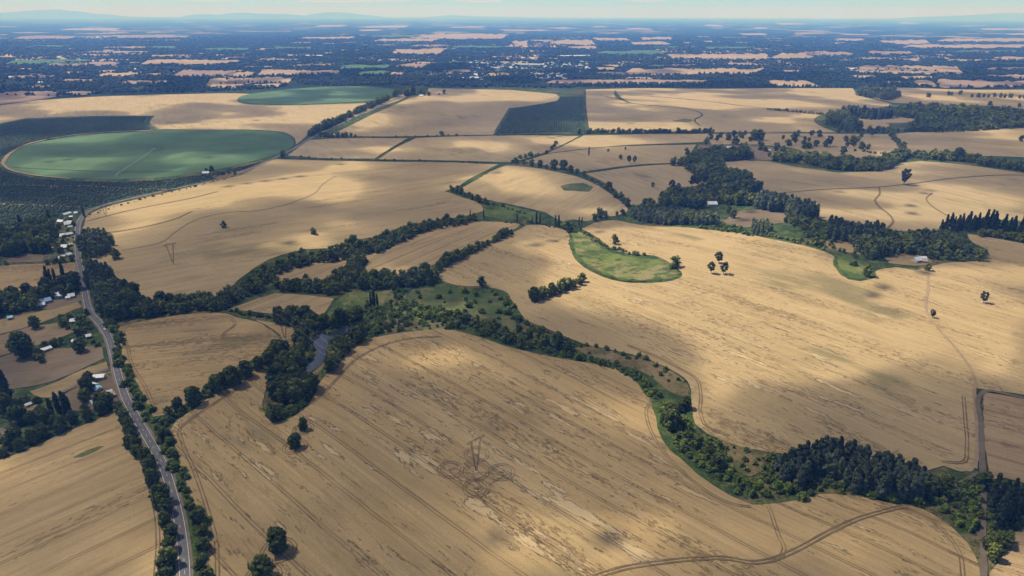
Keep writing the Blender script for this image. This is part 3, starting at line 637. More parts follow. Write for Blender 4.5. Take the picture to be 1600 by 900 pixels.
strip([(712, 294), (740, 281), (780, 257)], 9, 'green ditch on the left of the wheat hill', 'greenstrip')
strip([(930, 148), (970, 156), (990, 162), (1040, 167), (1080, 172), (1097, 180), (1085, 188), (1095, 198)], 5, 'thin dark ditch winding across the sunlit wheat')
strip([(915, 148), (1000, 150), (1100, 158), (1180, 168), (1300, 174)], 5, 'straight dark line across the sunlit wheat')
strip([(800, 322), (835, 329), (858, 340)], 6, 'green ditch below the wheat hill', 'greenstrip')
strip([(823, 352), (790, 367), (755, 384)], 6, 'green margin at the top of the long hedge', 'greenstrip')
strip([(892, 366), (894, 388), (906, 408), (928, 421), (948, 430), (972, 438), (1000, 440), (1036, 438)], 6, 'bright green rim of the meadow wedge', 'greenstrip')
strip([(1304, 398), (1308, 420), (1326, 436), (1350, 440)], 5, 'bright green rim of the small meadow corner', 'greenstrip')
strip([(1078, 610), (1076, 640), (1084, 664), (1105, 680), (1125, 688)], 8, 'bright green weeds on the far side of the gully', 'greenstrip')
strip([(950, 572), (978, 582), (1000, 600), (1020, 622), (1032, 660), (1045, 690), (1066, 716), (1098, 745), (1130, 768)], 7, 'bright green weeds on the near side of the gully', 'greenstrip')
strip([(180, 515), (186, 545), (195, 575), (212, 605), (225, 632), (236, 655), (252, 690), (270, 735), (286, 790), (302, 850), (306, 905)], 10, 'green verge on the right of the road', 'greenstrip', .3)
def patch(P, label, mat=None):
    sheet('weed_patch', P, mat or MAT['weedstrip'], .62, 4, None, label, 'weed patch', 1.5)
patch([(875, 292), (888, 288), (910, 286), (926, 293), (920, 300), (900, 299), (880, 298)], 'green weedy patch on the wheat hill', ROUGH)
patch([(1050, 189), (1068, 186), (1083, 187), (1080, 191), (1058, 191)], 'dark weedy patch in the sunlit wheat', ROUGH)
patch([(118, 714), (140, 703), (164, 697), (150, 707), (128, 716)], 'green streak in the striped wheat field', ROUGH)
patch([(960, 140), (970, 156), (984, 160), (976, 156)], 'weedy patch on the far ditch')

# ------------------------------------------------------------------ pond
def pond(P, label):
    w = px(P); o = smooth(w, 2, True, 130); o = o + np.random.RandomState(2).uniform(-.7, .7, o.shape)
    z = float(H(o[:, 0], o[:, 1]).max()) + .25
    n = len(o)
    vv, ee, ff, *_ = delaunay_2d_cdt([Vector((float(a), float(b))) for a, b in o], [(i, (i + 1) % n) for i in range(n)], [], 1, 1e-4)
    F = [tuple(f) for f in ff]
    F = [f if (vv[f[1]] - vv[f[0]]).cross(vv[f[2]] - vv[f[0]]) > 0 else f[::-1] for f in F]
    ob = link('pond_water', mesh('pond_water', [(v.x, v.y, z) for v in vv], F, [MAT['water']]))
    tag(ob, label, 'water', kind='structure')
sheet('pond_margin', [(462, 592), (466, 574), (480, 562), (488, 554), (486, 544), (482, 536), (486, 526), (502, 521), (516, 521), (530, 514), (545, 508), (553, 514), (543, 528), (530, 538), (521, 547), (516, 556), (511, 568), (502, 578), (488, 588), (474, 596)], SCRUB, .12, label='muddy reed margin of the pond', cat='pond margin', step=4, jit=1.5)
pond([(468, 588), (472, 578), (484, 567), (494, 556), (492, 544), (488, 536), (490, 529), (502, 525), (516, 525), (530, 518), (541, 512), (547, 515), (538, 525), (526, 534), (517, 543), (511, 553), (507, 564), (498, 574), (486, 583), (476, 590)], 'slate blue pond between the trees, crossed by the power cables')

# ------------------------------------------------------------------ trees: prototypes
def ico():
    p = (1 + 5 ** .5) / 2
    v = np.array([(-1, p, 0), (1, p, 0), (-1, -p, 0), (1, -p, 0), (0, -1, p), (0, 1, p), (0, -1, -p), (0, 1, -p), (p, 0, -1), (p, 0, 1), (-p, 0, -1), (-p, 0, 1)])
    v /= np.linalg.norm(v[0])
    f = np.array([(0, 11, 5), (0, 5, 1), (0, 1, 7), (0, 7, 10), (0, 10, 11), (1, 5, 9), (5, 11, 4), (11, 10, 2), (10, 7, 6), (7, 1, 8), (3, 9, 4), (3, 4, 2), (3, 2, 6), (3, 6, 8), (3, 8, 9), (4, 9, 5), (2, 4, 11), (6, 2, 10), (8, 6, 7), (9, 8, 1)])
    return v, f
ICO_V, ICO_F = ico()

PROFILE = {
    'round': lambda t: math.sqrt(max(0.02, 1 - (2 * t - .9) ** 2 / 1.25)),
    'poplar': lambda t: (.7 + .6 * t if t < .4 else max(.22, .94 * (1 - ((t - .4) / .6) ** 1.7))),
    'column': lambda t: (.6 + 1.2 * t if t < .3 else max(.15, .96 * (1 - (t - .3) / .7) ** .55)),
    'shrub': lambda t: math.sqrt(max(.05, 1 - t * t)),
    'gum': lambda t: math.sqrt(max(0.02, 1 - (2 * t - 1.05) ** 2 / 1.2)),
    'conifer': lambda t: max(.08, 1 - t) ** .9,
}
#       height, crown radius, crown starts at, clumps, clump radius, leaves, leaf size
SHAPE = {'round': (12, 5.2, .12, 30, 1.75, 34, .75), 'poplar': (15, 3.3, .06, 30, 1.3, 38, .7), 'column': (18, 1.9, .06, 26, 1.0, 26, .6),
         'shrub': (4, 2.6, .0, 12, 1.05, 34, .5), 'gum': (16, 5.8, .28, 22, 1.5, 44, .7), 'conifer': (16, 3.4, .08, 34, 1.0, 30, .6)}

def crown_mesh(kind, seed, lod=0):
    Ht, Rd, b, nc, cr, nl, ls = SHAPE[kind]
    rs = np.random.RandomState(seed)
    if lod: nc, cr, nl, ls = max(6, nc // 3), cr * 1.5, 10, ls * 1.7
    V = []; F = []; nv = 0
    lop = rs.uniform(-.18, .18, 2) * Rd
    for i in range(nc):
        t = (i + rs.rand()) / nc; a = i * 2.4 + rs.uniform(-.5, .5)
        pr = PROFILE[kind](t)
        inner = {'round': .78, 'shrub': .75, 'gum': .85, 'poplar': .62, 'column': .45, 'conifer': .72}[kind]
        r = max(0, Rd * pr * inner * math.sqrt(rs.uniform(.15, 1.0)))
        k = cr * rs.uniform(.72, 1.3) * (.55 + .45 * pr)
        z = Ht * (b + (1 - b) * t)
        z = min(max(z, k * .6), Ht - k * .5)
        c = np.array([r * math.cos(a) + lop[0] * t, r * math.sin(a) + lop[1] * t, z])
        stretch = np.array([1, 1, {'poplar': 1.6, 'column': 2.0, 'conifer': 1.0, 'round': .85, 'shrub': .8, 'gum': .75}[kind]])
        core = ICO_V * (k * .80 * rs.uniform(.75, 1.2, (12, 1))) * stretch + c
        V.append(core); F.append(ICO_F + nv); nv += 12
        d = rs.normal(size=(nl, 3)); d[:, 2] = d[:, 2] + .25; d /= np.linalg.norm(d, axis=1)[:, None]
        ctr = c + d * stretch * k * rs.uniform(.72, 1.12, (nl, 1))
        nrm = d + rs.normal(size=(nl, 3)) * .55; nrm /= np.linalg.norm(nrm, axis=1)[:, None]
        u = np.cross(nrm, rs.normal(size=(nl, 3))); u /= np.linalg.norm(u, axis=1)[:, None] + 1e-9
        w = np.cross(nrm, u); s = ls * rs.uniform(.55, 1.15, (nl, 1))
        q = np.stack([ctr - u * s - w * s * .6, ctr + u * s * .7 - w * s, ctr + u * s + w * s * .7, ctr - u * s * .8 + w * s], 1).reshape(-1, 3)
        bi = nv + np.arange(nl)[:, None] * 4
        F.append(np.vstack([bi + np.array([0, 1, 2]), bi + np.array([0, 2, 3])])); V.append(q); nv += nl * 4
    V = np.vstack(V); F = np.vstack(F)
    V[:, 2] = np.maximum(V[:, 2], -.3)
    return V, F

def trunk_mb(kind, seed):
    Ht, Rd, b, *_ = SHAPE[kind]
    rs = random.Random(seed); m = MB()
    r = {'shrub': .09}.get(kind, Ht * .022)
    top = Ht * (.9 if kind in ('conifer', 'column', 'poplar') else .62)
    lean = (rs.uniform(-.4, .4), rs.uniform(-.4, .4))
    m.bar((0, 0, -.6), (lean[0] * .3, lean[1] * .3, top * .45), r * 1.25, r * .8, 7)
    m.bar((lean[0] * .3, lean[1] * .3, top * .45), (lean[0], lean[1], top), r * .8, r * .3, 7)
    nlim = 5 if kind in ('round', 'gum') else 3
    for i in range(nlim):
        a = i * 6.28 / nlim + rs.uniform(-.4, .4); z0 = top * rs.uniform(.35, .6)
        l = Rd * (.62 if kind != 'column' else .35)
        m.bar((lean[0] * .3, lean[1] * .3, z0), (l * math.cos(a), l * math.sin(a), z0 + Ht * rs.uniform(.14, .28)), r * .5, r * .18, 5)
    return m

NVAR = {'round': 6, 'poplar': 4, 'column': 3, 'shrub': 4, 'gum': 4, 'conifer': 3}
NAME = {'round': 'broadleaf_tree', 'poplar': 'poplar_tree', 'column': 'columnar_poplar', 'shrub': 'shrub', 'gum': 'gum_tree', 'conifer': 'conifer_tree'}
CAT = {'round': 'tree', 'poplar': 'tree', 'column': 'tree', 'shrub': 'shrub', 'gum': 'tree', 'conifer': 'tree'}
PROTO = {}; LOD = {}
for kd, nvar in NVAR.items():
    PROTO[kd] = []; LOD[kd] = []
    for s in range(nvar):
        V, F = crown_mesh(kd, 100 + s * 7 + len(kd))
        tm = trunk_mb(kd, s)
        cm = mesh(kd + '_crown', V, F, [MAT[kd]])
        tr = mesh(kd + '_trunk', tm.v, tm.f, [MAT['bark']])
        tf = []
        for f in tm.f:
            for i in range(1, len(f) - 1): tf.append((f[0], f[i], f[i + 1]))
        VV = np.vstack([V, np.array(tm.v)]); FF = np.vstack([F, np.array(tf) + len(V)])
        both = mesh(kd + '_whole', VV, FF, [MAT[kd], MAT['bark']], np.r_[np.zeros(len(F), int), np.ones(len(tf), int)])
        PROTO[kd].append((cm, tr, both))
        LOD[kd].append(crown_mesh(kd, 300 + s, 1))

TREES = []          # (kind, point, height, label, group)
ORD = 'first second third fourth fifth sixth seventh eighth ninth tenth eleventh twelfth thirteenth fourteenth fifteenth sixteenth seventeenth eighteenth nineteenth twentieth'.split()
rng = np.random.RandomState(11)

def one(kind, x, y, h, label, group=None):
    TREES.append((kind, px([(x, y)])[0], h, label, group))

def row(kind, P, spacing, h, label, group, width=2.0, start=None, mixk=None, avoid=None):
    w = px(P); c = smooth(w, spacing, False)
    n = len(c)
    d = np.gradient(c, axis=0) if n > 1 else np.zeros_like(c); d /= np.hypot(d[:, 0], d[:, 1])[:, None] + 1e-9
    c = c + np.c_[d[:, 1], -d[:, 0]] * rng.uniform(-width, width, (n, 1)) + rng.uniform(-.25, .25, c.shape) * spacing
    for i, (x, y) in enumerate(c):
        k = kind if mixk is None or rng.rand() > mixk[1] else mixk[0]
        hh = rng.uniform(*h) * (1 if kind == 'poplar' else rng.choice([.72, .88, .97, 1.03, 1.12, 1.28])) * (.45 if k == 'shrub' and kind != 'shrub' else 1)
        lb = label
        if start and k == kind and n <= 20: lb = '%s, %s from %s' % (label, ORD[i], start)
        TREES.append((k, np.array([x, y, float(H(x, y))]), hh, lb, group))

def area(kind, P, spacing, h, label, group, mixk=None, keep=1.0, edge=0.0):
    w = px(P)[:, :2]
    a, b = w.min(0), w.max(0)
    gx, gy = np.meshgrid(np.arange(a[0], b[0] + spacing, spacing), np.arange(a[1], b[1] + spacing, spacing * .87))
    gx = gx + (np.arange(gx.shape[0]) % 2)[:, None] * spacing / 2
    gx = gx.ravel() + rng.uniform(-.33, .33, gx.size) * spacing; gy = gy.ravel() + rng.uniform(-.33, .33, gy.size) * spacing
    k = inside(w, gx, gy) & (rng.rand(gx.size) < keep)
    z = H(gx, gy)
    for x, y, zz in zip(gx[k], gy[k], z[k]):
        kk = kind if mixk is None or rng.rand() > mixk[1] else mixk[0]
        hh = rng.uniform(*h) * (1 if kind == 'poplar' else rng.choice([.72, .88, .97, 1.03, 1.12, 1.28])) * (.45 if kk == 'shrub' and kind != 'shrub' else 1)
        TREES.append((kk, np.array([x, y, zz]), hh, label, group))

# --- lone trees
one('round', 435, 861, 14, 'dark upright tree in the big wheat field, lowest but one at bottom left')
one('round', 411, 905, 14, 'dark tree in the big wheat field cut by the bottom edge')
one('round', 461, 700, 10.5, 'dark upright tree standing below the pond copse tip')
one('round', 474, 672, 9.5, 'dark tree standing just right of the pond copse tip')
one('gum', 1111, 428, 14.5, 'left one of three gum trees standing together in the pale wheat', 'three gum trees in the right field')
one('gum', 1130, 429, 14.5, 'right one of three gum trees standing together in the pale wheat', 'three gum trees in the right field')
one('gum', 1123, 412, 14.5, 'rear one of three gum trees standing together in the pale wheat', 'three gum trees in the right field')
one('round', 961, 382, 13, 'lone grey green tree above the meadow wedge')
one('round', 1055, 418, 13, 'round tree at the right tip of the meadow wedge')
one('shrub', 1048, 420, 5, 'low bush at the foot of the tree on the meadow tip')
one('round', 889, 362, 16, 'big round dark tree at the top of the meadow wedge')
one('gum', 1536, 474, 12.5, 'lone gum tree with a clear trunk at the far right of the pale wheat')
one('gum', 1456, 497, 8.5, 'small gum tree beside the bend of the dirt track')
one('gum', 1412, 289, 27, 'tall forked gum tree alone by the track in the upper right wheat')
one('round', 350, 356, 9, 'small dark lone tree in the north wheat field, nearer the road')
one('round', 490, 366, 9, 'small dark lone tree in the north wheat field, nearer the stream')
one('round', 182, 405, 12, 'round dark tree just right of the two roadside copses')
one('round', 753, 447, 11, 'round dark tree on the top edge of the rough pasture')
one('round', 55, 513, 12.5, 'round dark tree alone in the grazed lot on the left')
one('round', 39, 556, 22, 'very large round tree beside the long low shed')
one('round', 61, 556, 9, 'small tree between the large round tree and the long shed')
one('conifer', 14, 628, 28, 'tall dark conifer at the left edge')
one('round', 14, 645, 16, 'grey round tree under the tall conifer at the left edge')
one('round', 1449, 423, 8.5, 'round tree in front of the small white farmhouse')
one('round', 1354, 432, 13, 'grey green tree at the tip of the small meadow corner')
one('shrub', 1333, 415, 6, 'round bush on the top edge of the small meadow corner')
one('round', 1145, 341, 12, 'larger round tree alone in the brown ploughed plot')
one('round', 1139, 333, 11, 'smaller round tree alone in the brown ploughed plot')
one('round', 1497, 251, 26, 'tall round tree standing out of the upper right hedge')
one('gum', 1020, 294, 10, 'thin lone tree in the field below the winding wood')
one('column', 920, 243, 18, 'narrow upright tree by a hedge in the far middle field')
one('round', 950, 237, 6, 'small round far tree, left of a pair in the middle fields')
one('round', 977, 234, 6, 'small round far tree beside a dark field line')
one('gum', 983, 255, 15, 'left tree of a pair in the far middle field')
one('gum', 991, 255, 14, 'right tree of a pair in the far middle field')
one('round', 970, 249, 9, 'round bush on the old ditch left of the tree pair')
one('round', 1073, 242, 14, 'round tree left of the brown farm yard')
one('round', 691, 212, 11, 'dark tree on the long margin below the sunlit field')
one('round', 442, 247, 16, 'dark tree on the road where the long field margin meets it')
one('column', 132, 339, 17, 'dark upright tree at the sharp bend of the road')
one('round', 694, 147, 16, 'round green tree in the field by the avenue end')
one('shrub', 686, 148, 6, 'low bush left of the round tree by the avenue end')
for i, (x, y, h) in enumerate([(1035, 312, 14), (1049, 297, 17), (1060, 297, 12), (1081, 292, 20), (1089, 291, 16), (1098, 291, 24), (1108, 290, 12)]):
    one('gum', x, y, h, 'loose tree above the farm wood, %s of seven from the left' % ORD[i], 'loose trees above the farm wood')
for i, (x, y) in enumerate([(585, 480), (580, 481), (590, 478)]):
    one('column', x, y, [20, 17, 13][i], ['tallest of three narrow poplars', 'left of three narrow poplars', 'right of three narrow poplars'][i] + ' above the pond', 'three narrow poplars above the pond')
for i, (x, y, h) in enumerate([(808, 347, 13), (832, 348, 10), (838, 350, 18), (844, 349, 14), (868, 355, 17), (873, 355, 18), (905, 353, 13), (909, 353, 13), (756, 342, 14), (735, 340, 11)]):
    one('column', x, y, h, 'slender dark poplar on the stream bank, %s of ten in the list along the wheat hill' % ORD[i] if False else
        ['slender poplar far left of the wheat hill stream row', 'thin bare poplar below the wheat hill', 'tallest slender poplar below the wheat hill', 'slender poplar right beside the tallest one below the hill', 'left poplar of the close pair beside the big round tree', 'right poplar of the close pair beside the big round tree', 'left poplar of the small pair right of the big round tree', 'right poplar of the small pair right of the big round tree', 'stout dark poplar at the end of the stream wood', 'small narrow poplar at the end of the stream wood'][i], 'slender poplars along the stream')
for i, (x, y, h) in enumerate([(74, 449, 17), (78, 451, 25), (83, 451, 22), (89, 448, 21), (103, 447, 28)]):
    one('column', x, y, h, 'narrow poplar in the grove above the white shed, %s of five from the left' % ORD[i], 'narrow poplars above the white shed')
for i, (x, y, h) in enumerate([(82, 655, 17), (84, 652, 15), (91, 645, 17), (95, 648, 18), (102, 645, 18), (107, 645, 17), (111, 645, 14)]):
    one('column', x, y, h, 'narrow poplar in the garden row at lower left, %s from the left' % ORD[i], 'narrow poplars in the garden row')

# --- roadside, lower left
row('round', [(262, 910), (265, 878), (263, 842), (256, 806), (247, 770), (237, 742), (219, 711), (206, 688), (194, 662), (184, 645)], 7.5, (8, 10.5), 'dark tree in the close row left of the road', 'trees on the left of the road', .6, 'the bottom')
row('round', [(316, 912), (319, 888), (320, 862), (317, 842), (309, 818)], 8, (8, 10), 'dark tree on the right road verge', 'trees on the right road verge', 1.5, 'the bottom')
row('shrub', [(318, 905), (316, 850), (304, 805), (291, 770), (278, 735), (265, 705), (255, 680), (244, 660)], 4.5, (2.5, 4.5), 'green bush on the right road verge', 'bushes on the right road verge', 3.2)
row('shrub', [(235, 660), (222, 632), (208, 608), (196, 585), (188, 560), (184, 530), (170, 500)], 4.5, (3, 5), 'green bush between the road and the flecked field', 'bushes beside the flecked field', 4)
one('round', 260, 688, 10, 'round tree at the left corner of the big wheat field')
row('round', [(270, 650), (283, 640), (297, 635), (308, 630)], 10, (9, 13), 'round tree in the hedge under the flecked field', 'hedge under the flecked field', 2.5, 'the road')
row('round', [(335, 612), (350, 602), (365, 598), (385, 588), (402, 578), (420, 569), (435, 560)], 9, (10, 14), 'tall round tree in the hedge under the flecked field', 'hedge under the flecked field', 2.5, 'the road bend')
row('shrub', [(255, 665), (300, 634), (330, 614), (370, 594), (410, 572), (440, 558)], 4.5, (2.5, 5), 'low bush along the hedge under the flecked field', 'bushes in the hedge under the flecked field', 5)
# --- pond copse
area('round', [(425, 600), (432, 568), (446, 548), (470, 560), (462, 580), (468, 597), (492, 603), (486, 615), (470, 630), (455, 640), (440, 636), (425, 625)], 9.5, (12, 16), 'dark tree in the copse below the pond', 'trees in the copse below the pond')
one('round', 430, 657, 12, 'round tree at the lower tip of the pond copse')
area('shrub', [(415, 640), (425, 632), (455, 640), (485, 615), (490, 620), (460, 648), (432, 658), (418, 652)], 4.5, (2.5, 4.5), 'bright bush round the tip of the pond copse', 'bushes round the pond copse')
area('round', [(506, 590), (510, 574), (520, 560), (534, 545), (550, 532), (572, 520), (574, 528), (558, 539), (546, 549), (532, 566), (516, 590)], 6.5, (8, 12), 'dark tree between the pond and the big wheat field', 'trees on the near bank of the pond')
area('round', [(468, 545), (466, 515), (455, 508), (462, 500), (485, 503), (500, 508), (520, 505), (540, 500), (560, 492), (575, 500), (552, 506), (530, 512), (498, 518), (482, 522), (472, 535), (474, 552)], 9, (9, 13), 'dark tree on the far bank of the pond', 'trees on the far bank of the pond')
row('round', [(436, 505), (446, 504), (456, 505)], 11, (15, 17), 'big dark tree at the corner of the small pale field', 'trees at the pale field corner', 2, 'the left')
row('shrub', [(466, 588), (478, 570), (488, 556), (486, 540), (487, 527), (500, 522), (516, 522), (532, 514), (546, 510)], 3.5, (1.5, 3.5), 'reedy bush on the edge of the pond', 'reedy bushes round the pond', 1.5)
area('round', [(508, 556), (520, 544), (532, 536), (524, 552), (512, 566)], 5.5, (7, 10), 'tree leaning over the middle of the pond', 'trees over the pond')
area('shrub', [(405, 560), (430, 545), (445, 552), (455, 562), (440, 568), (425, 562)], 6, (2, 4), 'bush left of the pond in the dry corner', 'bushes left of the pond', keep=.7)
row('shrub', [(360, 488), (385, 491), (410, 495), (435, 499)], 5, (2.5, 4), 'bush in the strip above the flecked field', 'bushes above the flecked field', 3)
# --- scrub valley centre
area('shrub', [(560, 518), (580, 492), (610, 478), (640, 490), (690, 496), (720, 505), (700, 514), (640, 517), (590, 525)], 7, (2, 5), 'green bush in the scrub above the big wheat field', 'bushes above the big wheat field', ('round', .1), .85)
area('shrub', [(575, 500), (600, 478), (622, 455), (640, 452), (632, 470), (650, 480), (620, 490)], 6.5, (2, 4.5), 'bright green bush in the valley clearing', 'bushes in the valley clearing', None, .9)
area('shrub', [(635, 470), (650, 452), (690, 450), (760, 460), (785, 466), (800, 490), (800, 515), (770, 500), (720, 497), (690, 488), (655, 478)], 17, (2.5, 5.5), 'scattered bush in the rough pasture', 'scattered bushes in the rough pasture', None, .6)
area('round', [(690, 500), (720, 498), (770, 508), (800, 528), (830, 540), (830, 549), (790, 537), (740, 521), (700, 510)], 8, (6, 9), 'dark tree along the top of the big wheat field', 'trees along the top of the big wheat field', ('shrub', .4))
row('round', [(812, 520), (825, 530), (842, 528), (858, 538), (875, 545), (888, 548)], 8, (10, 14), 'dark tree on the valley bend right of the pasture', 'trees on the valley bend', 4, 'the left')
row('shrub', [(770, 455), (790, 470), (800, 490), (812, 505), (830, 512), (855, 520)], 5, (2.5, 5), 'bush on the right rim of the rough pasture', 'bushes on the pasture rim', 4)
area('shrub', [(640, 470), (660, 478), (700, 488), (740, 496), (790, 512), (770, 520), (720, 506), (660, 498), (630, 488)], 5.5, (2, 4.5), 'bush on the lower side of the rough pasture', 'bushes below the rough pasture', None, .8)
area('shrub', [(515, 500), (560, 480), (575, 470), (590, 485), (560, 498), (530, 506)], 6, (2, 4), 'bush on the lower edge of the small green pasture', 'bushes under the small pasture', None, .8)
# --- gully to the right
area('shrub', [(830, 535), (880, 540), (930, 562), (975, 575), (1000, 590), (1030, 612), (1045, 640), (1040, 660), (1025, 630), (1000, 605), (970, 580), (900, 562), (850, 553)], 5.5, (2.5, 5), 'green bush in the gully between the wheat fields', 'bushes in the gully', ('round', .06), .9)
row('shrub', [(895, 540), (930, 545), (960, 551), (985, 558), (1010, 562), (1025, 570), (1040, 578), (1062, 592)], 6, (2, 4), 'bush on the far rim of the gully', 'bushes on the far rim of the gully', 3)
area('round', [(1028, 650), (1045, 640), (1062, 652), (1065, 672), (1050, 680), (1036, 672)], 8, (9, 12), 'dark tree in the clump halfway down the gully', 'tree clump halfway down the gully')
row('round', [(1063, 642), (1068, 640)], 8, (8, 9), 'round tree on the bright rim of the gully', 'trees on the gully rim', 1, 'the left')
area('shrub', [(1128, 690), (1165, 700), (1198, 712), (1195, 738), (1170, 748), (1140, 735)], 8, (1.5, 4), 'low bush on the dry slope left of the plantation', 'bushes on the dry slope', None, .7)
area('shrub', [(1205, 765), (1300, 768), (1400, 785), (1445, 790), (1440, 780), (1320, 758), (1215, 745)], 5, (2.5, 4.5), 'bush in the undergrowth of the poplar plantation', 'undergrowth of the plantation')
area('shrub', [(895, 545), (920, 541), (960, 550), (1010, 563), (1050, 582), (1072, 597), (1076, 618), (1040, 608), (1000, 580), (930, 560)], 11, (1, 3), 'low bush on the dry strip in the gully', 'bushes on the dry strip', None, .6)
area('shrub', [(1040, 665), (1070, 660), (1085, 680), (1110, 690), (1135, 700), (1135, 735), (1160, 752), (1195, 760), (1195, 780), (1160, 778), (1120, 755), (1085, 725), (1055, 700)], 5.5, (2.5, 5), 'green bush in the lower gully', 'bushes in the lower gully', None, .8)
row('round', [(1095, 700), (1105, 708), (1115, 716), (1125, 728), (1130, 738)], 8, (9, 12), 'dark tree on the left of the poplar plantation', 'trees left of the poplar plantation', 3, 'the top')
row('shrub', [(1175, 758), (1200, 768), (1230, 772), (1260, 772)], 5, (4, 6), 'bush along the foot of the poplar plantation', 'bushes at the foot of the poplar plantation', 4)
# --- poplar plantation, lower right
area('poplar', [(1206, 758), (1210, 742), (1240, 732), (1270, 736), (1268, 760), (1248, 768), (1222, 766)], 5.6, (13, 16), 'pale grey poplar in the left wing of the plantation block', 'poplars in the left wing of the plantation')
area('poplar', [(1225, 735), (1262, 716), (1305, 712), (1350, 722), (1395, 738), (1440, 760), (1446, 775), (1430, 785), (1390, 784), (1340, 772), (1318, 764), (1310, 750), (1270, 742)], 5.2, (14.5, 17), 'slender grey green poplar in the large plantation block', 'poplars in the large plantation block')
area('round', [(1446, 760), (1462, 752), (1490, 755), (1490, 763), (1470, 772), (1450, 775)], 8, (9, 12), 'dark tree between the poplar plantation and the dirt track', 'trees at the end of the plantation')
area('shrub', [(1462, 778), (1490, 768), (1515, 752), (1533, 765), (1532, 800), (1520, 850), (1500, 822), (1475, 802), (1455, 790)], 6, (3, 6), 'green bush in the triangle between the dirt tracks', 'bushes between the dirt tracks', ('round', .25))
row('round', [(1525, 762), (1533, 758)], 9, (10, 12), 'round tree at the fork of the dirt tracks', 'trees at the track fork', 1, 'the left')
area('conifer', [(1545, 798), (1548, 776), (1600, 776), (1680, 786), (1680, 820), (1600, 815), (1580, 828), (1560, 835), (1552, 825)], 6.5, (15, 19), 'dark conifer in the block at the right edge', 'conifers at the right edge')
row('round', [(1545, 870), (1553, 864), (1562, 852), (1572, 850)], 8, (8, 11), 'dark tree at the lower right beside the track', 'trees at the lower right', 2, 'the bottom')
area('shrub', [(1440, 770), (1462, 745), (1500, 752), (1515, 745), (1530, 752), (1515, 760), (1480, 772), (1460, 785)], 5, (2, 4), 'low bush beside the brown dirt track', 'bushes beside the brown track', None, .85)
area('shrub', [(1185, 735), (1200, 712), (1240, 716), (1225, 735), (1205, 760), (1185, 760)], 5, (2, 4.5), 'bush at the left foot of the plantation', 'bushes left of the plantation', None, .8)
area('shrub', [(1540, 800), (1600, 825), (1580, 835), (1560, 850), (1545, 845)], 5, (2, 4), 'bush under the right edge conifers', 'bushes under the right edge conifers', None, .8)
area('shrub', [(1545, 755), (1600, 765), (1660, 775), (1660, 785), (1600, 776), (1548, 776)], 5, (2, 4), 'bush along the top of the right edge conifers', 'bushes above the right edge conifers', None, .8)
# --- hedge clump in the middle of the right field
row('round', [(832, 469), (842, 466), (852, 464), (862, 461), (873, 457), (884, 453), (895, 448), (905, 445), (913, 442)], 5.2, (9, 12.5), 'dark tree in the short hedge amid the wheat', 'short hedge amid the wheat', 4, 'the left end')
# --- wood along the stream
area('round', [(360, 465), (375, 450), (395, 433), (425, 420), (470, 405), (520, 394), (565, 383), (612, 372), (640, 358), (700, 346), (745, 345), (735, 351), (700, 356), (655, 366), (630, 380), (605, 393), (560, 404), (500, 413), (452, 423), (425, 440), (405, 460), (370, 472)], 9, (7, 11), 'dark tree in the stream wood below the north wheat field', 'trees in the stream wood')
row('round', [(545, 385), (555, 384)], 8, (13, 14), 'taller round tree standing above the stream wood', 'taller trees in the stream wood', 1, 'the left')
area('round', [(430, 445), (475, 442), (512, 444), (532, 427), (550, 408), (575, 408), (568, 420), (560, 436), (545, 452), (520, 462), (470, 458), (430, 455)], 8.5, (7, 10), 'dark tree between the curved wheat strip and the small pale field', 'trees below the curved wheat strip')
area('round', [(560, 452), (572, 436), (590, 432), (612, 438), (640, 432), (660, 424), (682, 432), (682, 446), (650, 448), (625, 452), (600, 456)], 9, (9, 13), 'round tree at the heart of the valley wood', 'trees at the heart of the valley wood')
row('round', [(683, 426), (700, 414), (715, 406), (732, 398), (750, 389), (768, 380), (785, 372), (797, 366)], 5.5, (6.5, 10), 'dark tree in the long hedge between two wheat strips', 'long hedge between two wheat strips', 2)
one('round', 699, 412, 14, 'big round tree at the lower end of the long hedge')
area('round', [(205, 500), (215, 480), (250, 472), (300, 468), (340, 466), (362, 462), (372, 475), (350, 486), (300, 488), (240, 496)], 9, (8, 13), 'dark tree in the belt above the flecked wheat field', 'tree belt above the flecked field')
area('poplar', [(152, 478), (165, 462), (195, 458), (212, 468), (215, 485), (200, 500), (180, 502), (165, 495)], 6, (15, 20), 'tall tree in the grove by the road bend', 'trees in the grove by the road bend', ('round', .4))
area('poplar', [(134, 447), (134, 428), (150, 422), (170, 430), (186, 444), (186, 456), (165, 462), (145, 460)], 5.5, (12, 16), 'dark tree in the lower round copse by the road', 'trees in the lower roadside copse')
area('poplar', [(121, 388), (126, 377), (145, 371), (165, 374), (177, 384), (172, 396), (155, 402), (138, 405), (128, 400)], 6, (11, 15), 'dark tree in the upper round copse by the road', 'trees in the upper roadside copse')
row('round', [(133, 410), (136, 417)], 8, (7, 9), 'small tree between the two roadside copses', 'trees between the roadside copses', 1, 'the top')
